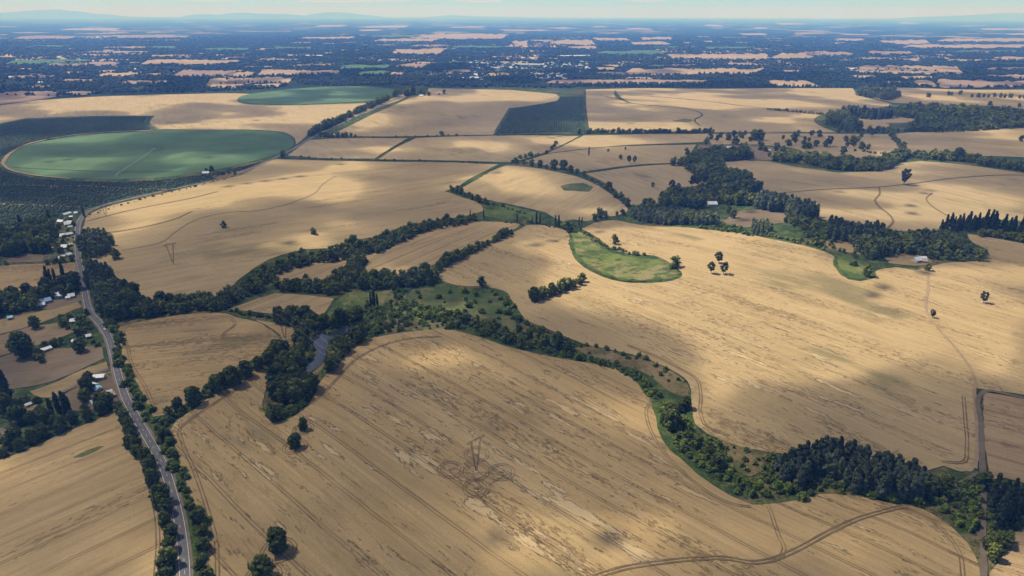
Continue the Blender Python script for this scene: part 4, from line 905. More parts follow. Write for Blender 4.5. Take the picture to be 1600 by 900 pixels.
# --- left side groves and gardens
area('round', [(-40, 385), (10, 372), (40, 360), (75, 352), (90, 362), (80, 385), (72, 396), (40, 398), (0, 405), (-40, 412)], 10, (11, 17), 'dark tree in the grove under the left orchard', 'grove under the left orchard')
one('conifer', 35, 360, 22, 'tall dark tree at the top of the left grove')
one('conifer', 77, 346, 17, 'tall dark tree between the grove and the white roofs')
area('round', [(62, 365), (90, 345), (118, 340), (116, 400), (120, 412), (75, 414), (80, 398)], 12, (5, 8), 'garden tree among the white roofs by the road', 'garden trees by the road', ('shrub', .45), .95)
row('round', [(72, 415), (85, 413), (100, 410), (112, 409)], 9, (6, 9), 'dark tree on the edge of the gardens above the left wheat', 'trees above the left wheat field', 2, 'the left')
row('round', [(-5, 415), (12, 415)], 10, (6, 7), 'small round tree in the brown strip at the left edge', 'small trees in the brown strip', 1, 'the left')
area('round', [(-40, 475), (0, 470), (30, 462), (60, 456), (95, 455), (115, 447), (124, 455), (122, 461), (85, 467), (60, 478), (50, 486), (0, 494), (-40, 500)], 9.5, (9, 14), 'dark tree in the belt behind the sheds', 'tree belt behind the sheds')
one('round', 115, 452, 19, 'large dark tree at the road end of the shed belt')
area('round', [(85, 508), (95, 499), (118, 490), (138, 490), (150, 505), (155, 525), (160, 545), (140, 555), (118, 555), (125, 540), (120, 520)], 10, (6, 9), 'garden tree left of the road bend', 'garden trees at the road bend', ('shrub', .4), .85)
row('round', [(72, 545), (85, 540), (98, 536), (110, 535)], 8, (5, 8), 'small tree in the hedge between the grazed lots', 'hedge between the grazed lots', 2, 'the left')
one('round', 125, 550, 12, 'wide dark tree below the road bend gardens')
row('round', [(55, 563), (66, 567)], 9, (6, 8), 'small tree under the long low shed', 'trees under the long shed', 1.5, 'the left')
area('round', [(-40, 690), (0, 700), (30, 690), (80, 672), (125, 652), (172, 634), (176, 644), (130, 662), (88, 681), (30, 706), (0, 718), (-40, 735)], 9, (7, 11), 'dark tree in the hedge above the striped field', 'hedge above the striped field')
area('round', [(5, 668), (15, 655), (40, 650), (50, 660), (40, 675), (15, 680)], 9, (8, 11), 'dark tree in the lower left garden wood', 'lower left garden wood')
area('round', [(62, 650), (75, 640), (82, 665), (90, 660), (125, 645), (120, 655), (85, 675), (55, 672)], 9, (8, 11), 'dark tree round the narrow poplars at lower left', 'trees round the narrow poplars')
area('round', [(128, 650), (122, 628), (140, 618), (160, 625), (180, 618), (188, 635), (170, 640), (150, 645)], 9, (6, 9), 'garden tree among the roadside houses', 'garden trees among the roadside houses', ('shrub', .4), .8)
row('round', [(134, 600), (140, 612)], 9, (9, 11), 'dark tree left of the long white shed', 'trees by the long white shed', 1, 'the top')
area('shrub', [(25, 640), (45, 620), (70, 628), (75, 645), (50, 655)], 7, (3, 6), 'bush round the small white sheds at lower left', 'bushes round the small white sheds', None, .7)
row('round', [(-20, 640), (0, 635), (8, 630)], 9, (14, 18), 'dark tree behind the tall conifer at the left edge', 'trees behind the tall conifer', 2, 'the left')
# --- wheat hill hedges and the middle
row('round', [(706, 298), (714, 302), (738, 311), (748, 316), (756, 320)], 9, (7, 12), 'tree on the ditch left of the wheat hill', 'trees left of the wheat hill', 3, 'the left')
row('shrub', [(757, 318), (790, 325), (820, 334)], 7, (2.5, 4), 'bush on the ditch below the wheat hill', 'bushes below the wheat hill', 2)
row('round', [(805, 256), (816, 257), (834, 259), (845, 262), (855, 263), (866, 264), (891, 270), (909, 275)], 15, (8, 14), 'round tree on the hedge behind the wheat hill', 'trees behind the wheat hill', 3, 'the left')
row('round', [(948, 292), (953, 300), (960, 305), (968, 312), (976, 317), (980, 322)], 10, (9, 14), 'dark tree on the right rim of the wheat hill', 'trees on the right rim of the hill', 4, 'the top')
row('shrub', [(915, 277), (930, 284), (945, 293), (960, 305), (975, 318)], 8, (2.5, 4.5), 'bush on the right rim of the wheat hill', 'bushes on the rim of the hill', 3)
row('round', [(930, 345), (938, 341), (948, 339), (962, 337), (970, 334)], 9, (8, 13), 'dark tree at the foot of the wheat hill', 'trees at the foot of the hill', 3, 'the left')
row('shrub', [(790, 348), (815, 349), (845, 352), (880, 357), (900, 356)], 6, (2.5, 4.5), 'bush along the stream below the wheat hill', 'bushes along the stream below the hill', 4)
row('shrub', [(905, 360), (920, 368), (930, 376), (945, 385), (965, 392), (985, 396), (1005, 400)], 6, (2.5, 4), 'bush on the upper rim of the meadow wedge', 'bushes on the meadow rim', 3)
row('round', [(1007, 322), (1014, 323), (1021, 322)], 9, (8, 11), 'dark tree left of the farm wood', 'trees left of the farm wood', 2, 'the left')
area('poplar', [(985, 340), (988, 331), (1015, 330), (1060, 337), (1105, 343), (1122, 347), (1120, 352), (1080, 352), (1040, 352), (1010, 349)], 6, (11, 15), 'grey green poplar in the belt below the farm wood', 'poplars below the farm wood', ('round', .15))
area('round', [(1033, 325), (1045, 308), (1075, 305), (1100, 300), (1135, 298), (1150, 300), (1165, 308), (1185, 312), (1178, 322), (1150, 322), (1120, 318), (1098, 325), (1070, 330), (1045, 330)], 10, (10, 17), 'dark tree in the wood round the white farmhouse', 'wood round the white farmhouse')
area('round', [(1070, 262), (1080, 250), (1100, 247), (1130, 250), (1120, 262), (1135, 275), (1160, 283), (1183, 297), (1186, 308), (1150, 302), (1120, 298), (1098, 286), (1082, 274)], 11, (15, 20), 'dark tree in the winding wood', 'trees in the winding wood')
row('round', [(1052, 258), (1058, 258), (1064, 258)], 11, (12, 15), 'gnarled tree at the left end of the winding wood', 'trees at the end of the winding wood', 3, 'the left')
area('round', [(1080, 248), (1110, 243), (1140, 244), (1170, 242), (1175, 249), (1140, 252), (1100, 252)], 12, (14, 19), 'dark tree behind the winding wood', 'trees behind the winding wood')
area('poplar', [(1178, 325), (1190, 316), (1220, 322), (1250, 330), (1278, 340), (1276, 347), (1240, 345), (1225, 334), (1195, 330)], 7, (18, 23), 'tall dark poplar in the row right of the farmhouse', 'tall poplars right of the farmhouse')
area('round', [(1222, 345), (1250, 346), (1275, 350), (1290, 358), (1265, 362), (1240, 356)], 9, (7, 10), 'tree under the tall poplar row', 'trees under the tall poplars')
area('poplar', [(1165, 362), (1172, 355), (1195, 354), (1210, 360), (1205, 368), (1180, 368)], 7, (9, 13), 'grey poplar in the small clump on the field rim', 'poplars in the small clump')
row('shrub', [(1095, 357), (1120, 360), (1145, 363), (1170, 368), (1210, 371), (1245, 378), (1275, 385), (1290, 390)], 6, (2.5, 5), 'green bush on the rim of the right hand wheat', 'bushes on the rim of the right wheat', 4)
area('shrub', [(1120, 350), (1160, 358), (1165, 365), (1130, 360)], 6, (3, 5), 'bright bush beside the brown plot', 'bushes beside the brown plot')
area('shrub', [(1255, 365), (1290, 362), (1300, 368), (1290, 375), (1260, 372)], 7, (4, 7), 'bush at the left of the right tree belt', 'bushes at the right tree belt', ('round', .3))
row('round', [(1250, 378), (1262, 382), (1275, 384), (1285, 386)], 8, (7, 9), 'grey tree on the left rim of the straw plot', 'trees on the straw plot rim', 2, 'the left')
# --- right tree belts
area('poplar', [(1288, 366), (1300, 358), (1340, 366), (1376, 370), (1378, 378), (1345, 380), (1300, 378)], 8.5, (16, 23), 'tall dark tree at the back of the right tree belt', 'tall trees at the back of the right belt')
area('poplar', [(1325, 382), (1345, 376), (1400, 376), (1450, 372), (1490, 378), (1512, 392), (1508, 402), (1460, 398), (1420, 398), (1380, 402), (1340, 396)], 8, (10, 16), 'pale grey tree in the right tree belt', 'pale trees in the right tree belt', ('round', .45))
row('column', [(1370, 406), (1374, 407), (1378, 406)], 4, (17, 20), 'upright tree at the front of the right belt', 'upright trees at the front of the belt', 1, 'the left')
area('round', [(1344, 400), (1350, 394), (1372, 398), (1370, 406), (1350, 404)], 8, (7, 10), 'tree beside the small meadow corner', 'trees beside the small meadow')
row('round', [(1436, 400), (1450, 402), (1462, 405), (1478, 405), (1495, 406), (1510, 405), (1526, 406), (1538, 405)], 9, (9, 13), 'tree in the front row right of the white farmhouse', 'front row right of the white farmhouse', 3, 'the left')
area('conifer', [(1460, 362), (1475, 355), (1500, 352), (1540, 350), (1600, 362), (1660, 366), (1660, 372), (1600, 372), (1540, 362), (1500, 364)], 8, (14, 19), 'dark pointed tree in the line at the right edge', 'pointed trees at the right edge')
area('round', [(1518, 370), (1545, 365), (1600, 372), (1660, 380), (1660, 388), (1600, 379), (1555, 373)], 8.5, (7, 10), 'tree under the pointed trees at the right edge', 'trees under the pointed trees')
row('round', [(1290, 375), (1296, 380), (1310, 392), (1318, 396), (1330, 400), (1336, 402)], 10, (4, 6), 'small tree on the straw plot slope', 'small trees on the straw plot', 2, 'the top')
# --- upper right
area('round', [(1255, 255), (1262, 247), (1290, 250), (1310, 257), (1345, 258), (1380, 252), (1400, 246), (1420, 244), (1410, 252), (1395, 262), (1370, 268), (1330, 268), (1290, 264)], 11, (12, 17), 'dark tree in the hedge curving under the dotted pasture', 'hedge under the dotted pasture')
area('round', [(1410, 245), (1440, 244), (1490, 245), (1505, 248), (1530, 254), (1560, 256), (1600, 262), (1660, 268), (1660, 275), (1600, 268), (1550, 261), (1500, 253), (1440, 250)], 11, (8, 14), 'dark tree in the long hedge at the upper right', 'long hedge at the upper right')
area('round', [(1205, 252), (1215, 244), (1245, 245), (1252, 250), (1240, 254)], 10, (11, 15), 'dark tree right of the farm yard', 'trees right of the farm yard')
row('round', [(1390, 213), (1396, 219), (1402, 225), (1408, 231), (1415, 238)], 15, (9, 13), 'tree in the slanting hedge beside the dotted pasture', 'slanting hedge by the dotted pasture', 2, 'the top')
for i, (x, y, h) in enumerate([(1110, 218, 16), (1103, 225, 12), (1120, 222, 17), (1126, 215, 13), (1138, 219, 17), (1146, 217, 20), (1155, 213, 12), (1159, 216, 14), (1164, 213, 14), (1172, 221, 11), (1148, 226, 19), (1152, 226, 13), (1178, 219, 24), (1186, 219, 24), (1223, 219, 12), (1240, 220, 20), (1246, 213, 14), (1257, 221, 12), (1264, 221, 9), (1274, 229, 14), (1268, 214, 16), (1280, 214, 16), (1290, 230, 16), (1296, 229, 24), (1322, 222, 14), (1331, 226, 20), (1334, 231, 14), (1338, 222, 13), (1345, 214, 12), (1362, 214, 20), (1317, 242, 18), (1345, 233, 16), (1323, 231, 13), (1356, 233, 11), (1256, 232, 18), (1242, 226, 18), (1265, 232, 13)]):
    side = 'left half' if x < 1215 else 'right half'
    one('gum' if i % 3 == 2 else 'round', x, y, h, 'round dark tree scattered on the pale dotted pasture, %s' % side, 'trees scattered on the dotted pasture, ' + side)
row('shrub', [(1338, 236), (1350, 237), (1362, 239), (1375, 241)], 8, (4, 6), 'low bush in the thicket on the dotted pasture', 'thicket on the dotted pasture', 6)
for i, (x, y, h) in enumerate([(1125, 236, 15), (1157, 232, 12), (1163, 233, 14), (1188, 235, 20), (1196, 237, 12), (1213, 236, 18), (1224, 237, 13), (1202, 245, 10), (1232, 228, 15)]):
    one('round', x, y, h, 'tree on the brown farm yard, %s from the left' % ORD[i], 'trees on the brown farm yard')
# forest blocks
area('poplar', [(1290, 195), (1292, 184), (1320, 182), (1330, 190), (1345, 203), (1325, 205), (1305, 200)], 13, (18, 24), 'dark tree in the leftmost forest block', 'leftmost forest block', ('round', .5))
area('conifer', [(1306, 180), (1330, 178), (1370, 182), (1392, 180), (1395, 186), (1355, 188), (1320, 182)], 12, (20, 25), 'tall tree in the middle forest block', 'middle forest block', ('poplar', .5))
area('round', [(1395, 178), (1420, 172), (1480, 173), (1540, 178), (1600, 184), (1660, 190), (1660, 204), (1600, 200), (1500, 204), (1440, 207), (1410, 204), (1440, 196), (1430, 186), (1400, 184)], 14, (16, 23), 'tree in the large forest block', 'large forest block', ('poplar', .25))
row('round', [(1310, 207), (1340, 207), (1380, 207), (1420, 206), (1480, 206), (1560, 202), (1600, 199)], 14, (9, 15), 'tree on the front edge of the forest', 'front edge of the forest', 4)
area('round', [(1340, 150), (1352, 145), (1400, 146), (1406, 152), (1388, 158), (1368, 154)], 14, (17, 22), 'tree in the pale wood at the far field edge', 'pale wood at the far field edge', ('poplar', .6))
row('round', [(1520, 152), (1545, 152), (1570, 153), (1600, 154), (1640, 156)], 16, (10, 17), 'tree in the far thicket at the right edge', 'far thicket at the right edge', 8)
for i, (x, y, h) in enumerate([(1482, 149, 15), (1500, 148, 16), (1487, 149, 12), (1546, 165, 14), (1592, 168, 14), (1450, 152, 16), (1595, 221, 14)]):
    one('round', x, y, h, 'lone far tree near the right edge, %s listed from the forest' % ORD[i] if False else ['left tree of the far pair beyond the forest', 'right tree of the far pair beyond the forest', 'low tree inside the far pair beyond the forest', 'lone tree in the wheat above the large forest', 'lone tree above the forest at the right edge', 'round tree on the far green ditch', 'lone tree at the right edge below the forest'][i])
row('round', [(1200, 172), (1225, 174), (1255, 177), (1285, 180)], 6, (5, 9), 'small tree in the far hedge left of the forest', 'far hedge left of the forest', 4)
# belts on the long margin and the avenue
row('round', [(916, 209), (930, 208), (958, 208)], 5, (8, 10), 'tree in the left planted belt on the long margin', 'left planted belt', 4)
row('round', [(967, 208), (1000, 208), (1047, 208)], 5, (8, 11), 'tree in the middle planted belt on the long margin', 'middle planted belt', 4)
row('round', [(1060, 208), (1085, 208), (1113, 207)], 5, (9, 11), 'tree in the right planted belt on the long margin', 'right planted belt', 4)
one('round', 905, 210, 15, 'dark tree at the lower right corner of the orchard block')
row('round', [(482, 213), (500, 204), (525, 193), (555, 179), (580, 168), (606, 157)], 11, (13, 17), 'tree in the long avenue beside the straight road', 'avenue beside the straight road', 5)
row('round', [(500, 214), (520, 215), (550, 214)], 11, (10, 13), 'tree in the short dark belt at the end of the avenue', 'short belt at the avenue end', 3, 'the left')
row('round', [(622, 152), (635, 147), (645, 148), (655, 148), (665, 150)], 15, (18, 26), 'tall tree in the grove at the far end of the avenue', 'grove at the far end of the avenue', 18)
row('shrub', [(470, 245), (520, 249), (600, 251), (680, 253), (760, 256)], 17, (2, 4), 'small bush on the margin north of the large wheat field', 'bushes on the north margin', 1.5)
row('shrub', [(520, 214), (600, 214), (680, 213), (780, 212), (860, 211)], 24, (2, 5), 'small bush on the long margin', 'bushes on the long margin', 1.5)
row('shrub', [(870, 225), (850, 240), (812, 248), (800, 254)], 14, (3, 8), 'bush on the slanting margin in the middle', 'bushes on the slanting margin', 2)
row('shrub', [(140, 337), (200, 318), (260, 303), (330, 286), (385, 270)], 10, (1.5, 3), 'low bush along the road past the orchard', 'bushes along the road past the orchard', 2)
row('round', [(323, 268), (331, 267)], 8, (9, 12), 'dark tree behind the white shed by the pivot field', 'trees behind the pivot shed', 1, 'the left')
row('round', [(350, 274), (357, 272), (367, 273)], 8, (5, 7), 'small tree on the bare yard by the road', 'trees on the bare yard', 1, 'the left')
for (ax, bx, yy, nm) in [(915, 1335, 137.5, 'dark conifer in the far windbreak behind the sunlit field')]:
    row('conifer', [(ax, yy), (1000, yy - .5), (1100, yy), (bx, yy)], 9, (13, 17), nm, 'far windbreak behind the sunlit field', 6)

# --- build them: the 290 largest of each kind one by one, the rest as one mass of each kind
def appar(t): return t[2] * scale_at(t[1])
rest = {}
for kd in NAME:
    lst = sorted([t for t in TREES if t[0] == kd], key=appar, reverse=True)
    vis = lst
    ind, rest[kd] = vis[:285], vis[285:]
    for i, (k, p, h, lb, gr) in enumerate(ind):
        vi = int(rng.randint(NVAR[kd])); sc = h / SHAPE[kd][0]
        sxy = sc * rng.uniform(.88, 1.15)
        if kd == 'shrub': sxy *= 1.15
        rot = rng.uniform(0, 6.28)
        if appar((k, p, h)) > 12:
            o = empty(NAME[kd], p, rot); o.scale = (sxy, sxy, sc)
            link('trunk', PROTO[kd][vi][1], o); link('crown', PROTO[kd][vi][0], o)
        else:
            o = link(NAME[kd], PROTO[kd][vi][2]); o.location = p; o.rotation_euler = (0, 0, rot); o.scale = (sxy, sxy, sc)
        tag(o, lb, CAT[kd], gr)

def mass(name, items, lods, matr, label, cat):
    if not items: return
    VV = []; FF = []; n = 0
    for (k, p, h, *_r) in items:
        V, F = lods[int(rng.randint(len(lods)))]
        a = rng.uniform(0, 6.28); ca, sa = math.cos(a), math.sin(a)
        sc = h / SHAPE[k][0]; sx = sc * rng.uniform(.9, 1.2)
        Q = np.c_[(V[:, 0] * ca - V[:, 1] * sa) * sx + p[0], (V[:, 0] * sa + V[:, 1] * ca) * sx + p[1], V[:, 2] * sc + p[2]]
        VV.append(Q); FF.append(F + n); n += len(V)
    o = link(name, mesh(name, np.vstack(VV), np.vstack(FF), [matr]))
    tag(o, label, cat, kind='stuff')
MASSLAB = {'round': 'remaining dark broadleaf trees massed in the belts and woods', 'poplar': 'remaining grey green poplars massed in the plantations', 'shrub': 'remaining low green bushes massed through the gullies', 'conifer': 'remaining dark conifers massed in the far blocks', 'gum': 'remaining gum trees', 'column': 'remaining narrow poplars'}
for kd in NAME:
    mass({'round': 'woodland', 'poplar': 'poplar_plantation', 'shrub': 'undergrowth', 'conifer': 'conifer_plantation', 'gum': 'gum_woodland', 'column': 'poplar_rows'}[kd], rest[kd], LOD[kd], MAT[kd], MASSLAB[kd], 'woodland' if kd != 'shrub' else 'undergrowth')
print('trees', {k: sum(1 for t in TREES if t[0] == k) for k in NAME}, {k: len(v) for k, v in rest.items()})

# orchard trees: small round crowns in rows, far too many to count
def orchard(polys, spacing, rowgap, ang, h, rad, name, label):
    P0 = []
    for P in polys:
        w = px(P)[:, :2]; c = w.mean(0); d = np.array([math.cos(ang), math.sin(ang)]); nn = np.array([-d[1], d[0]])
        L = np.abs((w - c) @ d).max(); M_ = np.abs((w - c) @ nn).max()
        a, b = np.meshgrid(np.arange(-L, L, spacing), np.arange(-M_, M_, rowgap))
        q = c + a.reshape(-1, 1) * d + b.reshape(-1, 1) * nn + rng.uniform(-1.7, 1.7, (a.size, 2))
        P0.append(q[inside(w, q[:, 0], q[:, 1]) & (rng.rand(len(q)) < .95)])
    q = np.vstack(P0); z = H(q[:, 0], q[:, 1])
    n = len(q); s = rng.uniform(.7, 1.2, (n, 1, 1))
    V = ICO_V[None] * s * np.array([rad, rad, h / 2]) * rng.uniform(.8, 1.2, (n, 12, 1)) + np.stack([q[:, 0], q[:, 1], z + h * .5], 1)[:, None, :]
    F = ICO_F[None] + (np.arange(n) * 12)[:, None, None]
    o = link(name, mesh(name, V.reshape(-1, 3), F.reshape(-1, 3), [MAT['orchard']]))
    tag(o, label, 'orchard trees', kind='stuff')
orchard([[(-60, 222), (0, 196), (40, 188), (120, 185), (230, 183), (224, 190), (235, 203), (120, 210), (50, 223), (10, 242), (-60, 262)],
         [(-60, 268), (0, 264), (15, 271), (50, 279), (120, 285), (200, 286), (270, 281), (330, 272), (400, 257), (425, 248), (380, 265), (330, 280), (270, 294), (200, 308), (140, 322), (100, 334), (60, 348), (0, 356), (-60, 366)]],
        4.4, 5.2, world_angle((0, 300), (300, 270)), 3.4, 2.0, 'orchard_rows', 'dark orchard trees in close rows round the pivot circle')
orchard([[(775, 210), (797, 171), (850, 163), (873, 158), (875, 152), (910, 151), (911, 190), (913, 206)]], 5, 6.5, world_angle((845, 160), (838, 205)), 4, 2.3, 'orchard_rows', 'orchard trees in wide rows in the dark square block')

# ------------------------------------------------------------------ houses and sheds
def house(name, label, a, b, wid, hgt=2.8, roof='white', wall='wallpale', pitch=.28, group=None, windows=3, cat='house', shed=False, far=False):
    """gabled building whose ridge runs between two points of the photograph"""
    p = px([a, b]); c = p.mean(0); L = max(4, np.hypot(*(p[1] - p[0])[:2]))
    rz = math.atan2(p[1, 1] - p[0, 1], p[1, 0] - p[0, 0])
    z = float(H(c[0], c[1]))
    rise = wid * pitch
    l, w = L / 2, wid / 2
    wv = [(-l, -w, -.8), (l, -w, -.8), (l, w, -.8), (-l, w, -.8), (-l, -w, hgt), (l, -w, hgt), (l, w, hgt), (-l, w, hgt), (-l, 0, hgt + rise), (l, 0, hgt + rise)]
    wf = [(0, 1, 5, 4), (2, 3, 7, 6), (1, 2, 6, 9, 5), (3, 0, 4, 8, 7)]
    e, th = .45, .16
    rv = []
    sl = rise / w
    for zo in (0.03, .03 + th):
        rv += [(-l - e, -w - e, hgt - e * sl + zo), (l + e, -w - e, hgt - e * sl + zo), (l + e, 0, hgt + rise + zo), (-l - e, 0, hgt + rise + zo), (l + e, w + e, hgt - e * sl + zo), (-l - e, w + e, hgt - e * sl + zo)]
    rf = [(0, 3, 2, 1), (3, 5, 4, 2), (6, 7, 8, 9), (9, 8, 10, 11), (0, 1, 7, 6), (4, 5, 11, 10), (1, 2, 8, 7), (2, 4, 10, 8), (5, 3, 9, 11), (3, 0, 6, 9)]
    if far:
        o = link(name, mesh(name, wv + rv, wf + [tuple(i + 10 for i in f) for f in rf], [MAT[wall], MAT[roof]], [0] * 4 + [1] * 10))
        o.location = (c[0], c[1], z); o.rotation_euler = (0, 0, rz)
        return tag(o, label, cat, group)
    o = empty(name, (c[0], c[1], z), rz)
    tag(o, label, cat, group)
    m = MB(); m.add(wv, wf); m.build('wall', MAT[wall], o)
    m = MB(); m.add(rv, rf); m.build('roof', MAT[roof], o)
    for s in (-1, 1):
        if windows:
            for i in range(windows):
                x = -l + L * (i + .5) / windows
                if s == -1 and i == windows // 2: continue
                m = MB(); m.box((x, s * (w + .02), hgt * .56), (min(1.4, L / windows * .5), .06, 1.0)); wo = m.build('window', MAT['glass'], o)
        if s == -1:
            m = MB(); m.box((-l + L * (windows // 2 + .5) / max(1, windows) if windows else 0, s * (w + .03), 1.0), (1.0 if not shed else min(3, L * .3), .07, 2.0 if not shed else 2.2)); m.build('door', MAT['door'] if not shed else MAT['darkroof'], o)
    return o

house('shed', 'white metal roofed shed in front of the narrow poplars by the road', (89, 465), (101, 464), 9, 3.6, 'white', 'wallpale', windows=2, cat='shed', shed=True)
house('house', 'pale house next to the white shed, nearest the road', (107, 466), (117, 464), 7, 2.8, 'white', 'wallpale')
house('shed', 'small white lean-to in front of the pale house', (105, 467.5), (110, 467), 4, 2.3, 'white', 'wallpale', windows=0, cat='shed', shed=True)
house('shed', 'blue roofed long shed below the left tree belt', (64, 475), (80, 471), 8, 3, 'blueroof', 'wallpale', windows=3, cat='shed', shed=True)
house('shed', 'olive roofed shed at the left end of the blue roofed one', (53, 480.5), (62, 479), 9, 3, 'greenroof', 'wallwood', windows=1, cat='shed', shed=True)
house('house', 'small white cottage in front of the blue roofed shed', (63, 479), (71, 477.5), 5, 2.4, 'white', 'wallpale', windows=2)
house('shed', 'small dark shed with pale blue roof in the straw lot', (13, 499.5), (20, 498), 4.5, 2.4, 'cyanroof', 'wallwood', windows=0, cat='shed', shed=True)
house('shed', 'long low shed with grey white roof beside the very large tree', (65, 551), (80, 545.5), 5.5, 2.6, 'white', 'wallpale', windows=6, cat='shed', pitch=.18)
house('house', 'white roofed house in the bushes above the road bend', (111, 504.5), (119, 503.5), 6, 2.6, 'white', 'wallpale')
house('house', 'small pale roof half hidden in the road bend gardens', (136, 528.5), (142, 527), 5, 2.5, 'white', 'wallwood', windows=2)
house('shed', 'small white roof beside the wide dark tree', (114.5, 536), (119.5, 535), 4.5, 2.4, 'white', 'wallpale', windows=0, cat='shed', shed=True)
house('shed', 'long white roofed shed by the lower roadside gardens', (145, 594), (164, 591), 6, 3, 'white', 'wallpale', windows=5, cat='shed', pitch=.16)
house('house', 'white angled house with a pale blue end among dark trees', (142, 604), (151, 606.5), 5, 2.7, 'white', 'wallpale', windows=3)
house('house', 'pale blue roofed wing of the angled house', (151, 608.5), (156, 611.5), 5, 2.5, 'cyanroof', 'wallpale', windows=2)
house('house', 'house with half white, half tan roof near the road, white end', (158, 626.5), (166, 624), 6, 2.7, 'white', 'wallpale')
house('house', 'tan roofed house running up to the road', (166.5, 623.5), (179, 618.5), 6, 2.8, 'tanroof', 'wallpale')
house('shed', 'small white shed left of the tan roofed house', (143, 633), (151, 629.5), 5.5, 2.5, 'white', 'wallpale', windows=1, cat='shed', shed=True)
house('house', 'low tan roof below the half white house', (162, 632.5), (171, 630.5), 5.5, 2.5, 'tanroof', 'wallwood', windows=2)
house('shed', 'tiny white hut on the bare garden ground', (125, 620.5), (129.5, 618.5), 3.5, 2.2, 'white', 'wallpale', windows=0, cat='shed', shed=True)
house('shed', 'tiny white hut between the long white shed and the road', (169, 615.5), (173, 614), 3, 2.2, 'white', 'wallpale', windows=0, cat='shed', shed=True)
house('shed', 'narrow long white shed at the left in the gardens', (51, 630.5), (61, 626), 3.2, 2.2, 'white', 'wallpale', windows=2, cat='shed')
house('shed', 'short white shed left of the narrow long one', (41, 636.5), (48, 633.5), 3.2, 2.2, 'white', 'wallpale', windows=1, cat='shed')
house('house', 'white house at the left edge above the striped field', (-2, 703), (9, 699), 5, 2.5, 'white', 'wallpale')
house('house', 'uppermost white roof of the roadside hamlet, slanting', (99, 338.5), (110, 335), 6, 3, 'white', 'wallpale')
house('house', 'small white roof right of the uppermost one in the hamlet', (117, 335), (121, 334.5), 5, 2.6, 'white', 'wallpale', windows=2)
house('house', 'small white roof just under the uppermost one in the hamlet', (109, 341.5), (114, 341), 5, 2.6, 'white', 'wallpale', windows=2)
house('house', 'long white roof farthest from the road in the hamlet', (92, 348.5), (100, 348.5), 7, 3, 'white', 'wallpale')
house('house', 'narrow white roof near the road in the hamlet', (106, 349), (113, 349), 5, 2.6, 'white', 'wallpale', windows=2)
house('house', 'big white roof in the middle of the hamlet', (101, 353.5), (110, 351.8), 11, 3.4, 'white', 'wallpale')
house('house', 'grey white roof below the big one in the hamlet', (108, 357), (114, 356.5), 5, 2.6, 'wallpale', 'wallpale', windows=2)
house('house', 'long white wing reaching towards the road in the hamlet', (103, 369.5), (114, 367), 6, 2.8, 'white', 'wallpale', windows=4)
house('house', 'white block at the left end of the long wing', (95, 371.5), (102, 370.5), 9, 3, 'white', 'wallpale')
house('shed', 'bright small white roof under the dark grove', (76, 386.3), (80, 386), 6, 2.6, 'white', 'wallpale', windows=0, cat='shed', shed=True)
house('shed', 'thin white roof right of the grove', (83.5, 389), (88, 388.8), 4, 2.4, 'white', 'wallpale', windows=0, cat='shed', shed=True)
house('house', 'broad white roof in the lower hamlet', (96, 389), (106, 388), 9, 3, 'white', 'wallpale')
house('shed', 'small grey roof close to the road in the lower hamlet', (108.5, 385), (113, 384), 5, 2.5, 'wallpale', 'wallwood', windows=0, cat='shed', shed=True)
house('house', 'white slanting roof near the bottom of the hamlet', (104, 401.5), (111, 399.5), 7, 2.8, 'white', 'wallpale')
house('shed', 'tiny white roof left of the slanting one in the lower hamlet', (98, 403), (101, 402.5), 4, 2.4, 'white', 'wallpale', windows=0, cat='shed', shed=True)
house('house', 'lowest white roof of the roadside hamlet above the left wheat', (89, 406.5), (93, 406), 6, 2.6, 'white', 'wallpale', windows=2)
house('shed', 'white shed in the orchard corner beside the pivot circle', (317, 273), (327, 272.5), 9, 3.5, 'white', 'wallpale', windows=1, cat='shed', shed=True)
house('house', 'white farmhouse in the wood on the right of the wheat hill', (1105, 321.5), (1119, 320.5), 12, 3.4, 'white', 'wallpale', windows=5)
house('house', 'small pale house left of the white farmhouse in the wood', (1083, 316), (1091, 315.5), 7, 2.8, 'white', 'wallpale', windows=2)
house('shed', 'tiny white shed at the left of the farm wood', (1056, 315.5), (1058.5, 315.3), 5, 2.5, 'white', 'wallpale', windows=0, cat='shed', shed=True)
house('shed', 'long white shed on the brown farm yard', (1135, 232.5), (1145, 232.5), 9, 3.2, 'white', 'darkroof', windows=0, cat='shed', shed=True)
house('house', 'white farmhouse in front of the right tree belt', (1427, 409.5), (1436, 407.5), 9, 3, 'white', 'wallpale')
house('shed', 'white shed joined to the right hand farmhouse', (1436, 405.5), (1446, 406), 6, 2.7, 'white', 'wallpale', windows=1, cat='shed', shed=True)
house('house', 'tan roofed house behind the right hand farmhouse', (1439, 409.5), (1448, 410.5), 5, 2.6, 'tanroof', 'wallpale', windows=2)
house('house', 'tan roof in the trees right of the white farmhouse', (1448, 396), (1456, 396.5), 7, 2.8, 'tanroof', 'wallpale', windows=2)
house('house', 'tiny pale house on the right of the brown farm yard', (1199, 236.5), (1203, 236.3), 6, 2.6, 'white', 'wallpale', windows=0, far=True)
house('house', 'grey roofed house under the grove at the avenue end', (617, 151), (625, 150.6), 12, 3, 'white', 'wallpale', windows=0, far=True)
house('house', 'low pale house by the grove at the avenue end', (655, 150.6), (661, 150.4), 10, 3, 'white', 'wallpale', windows=0, far=True)

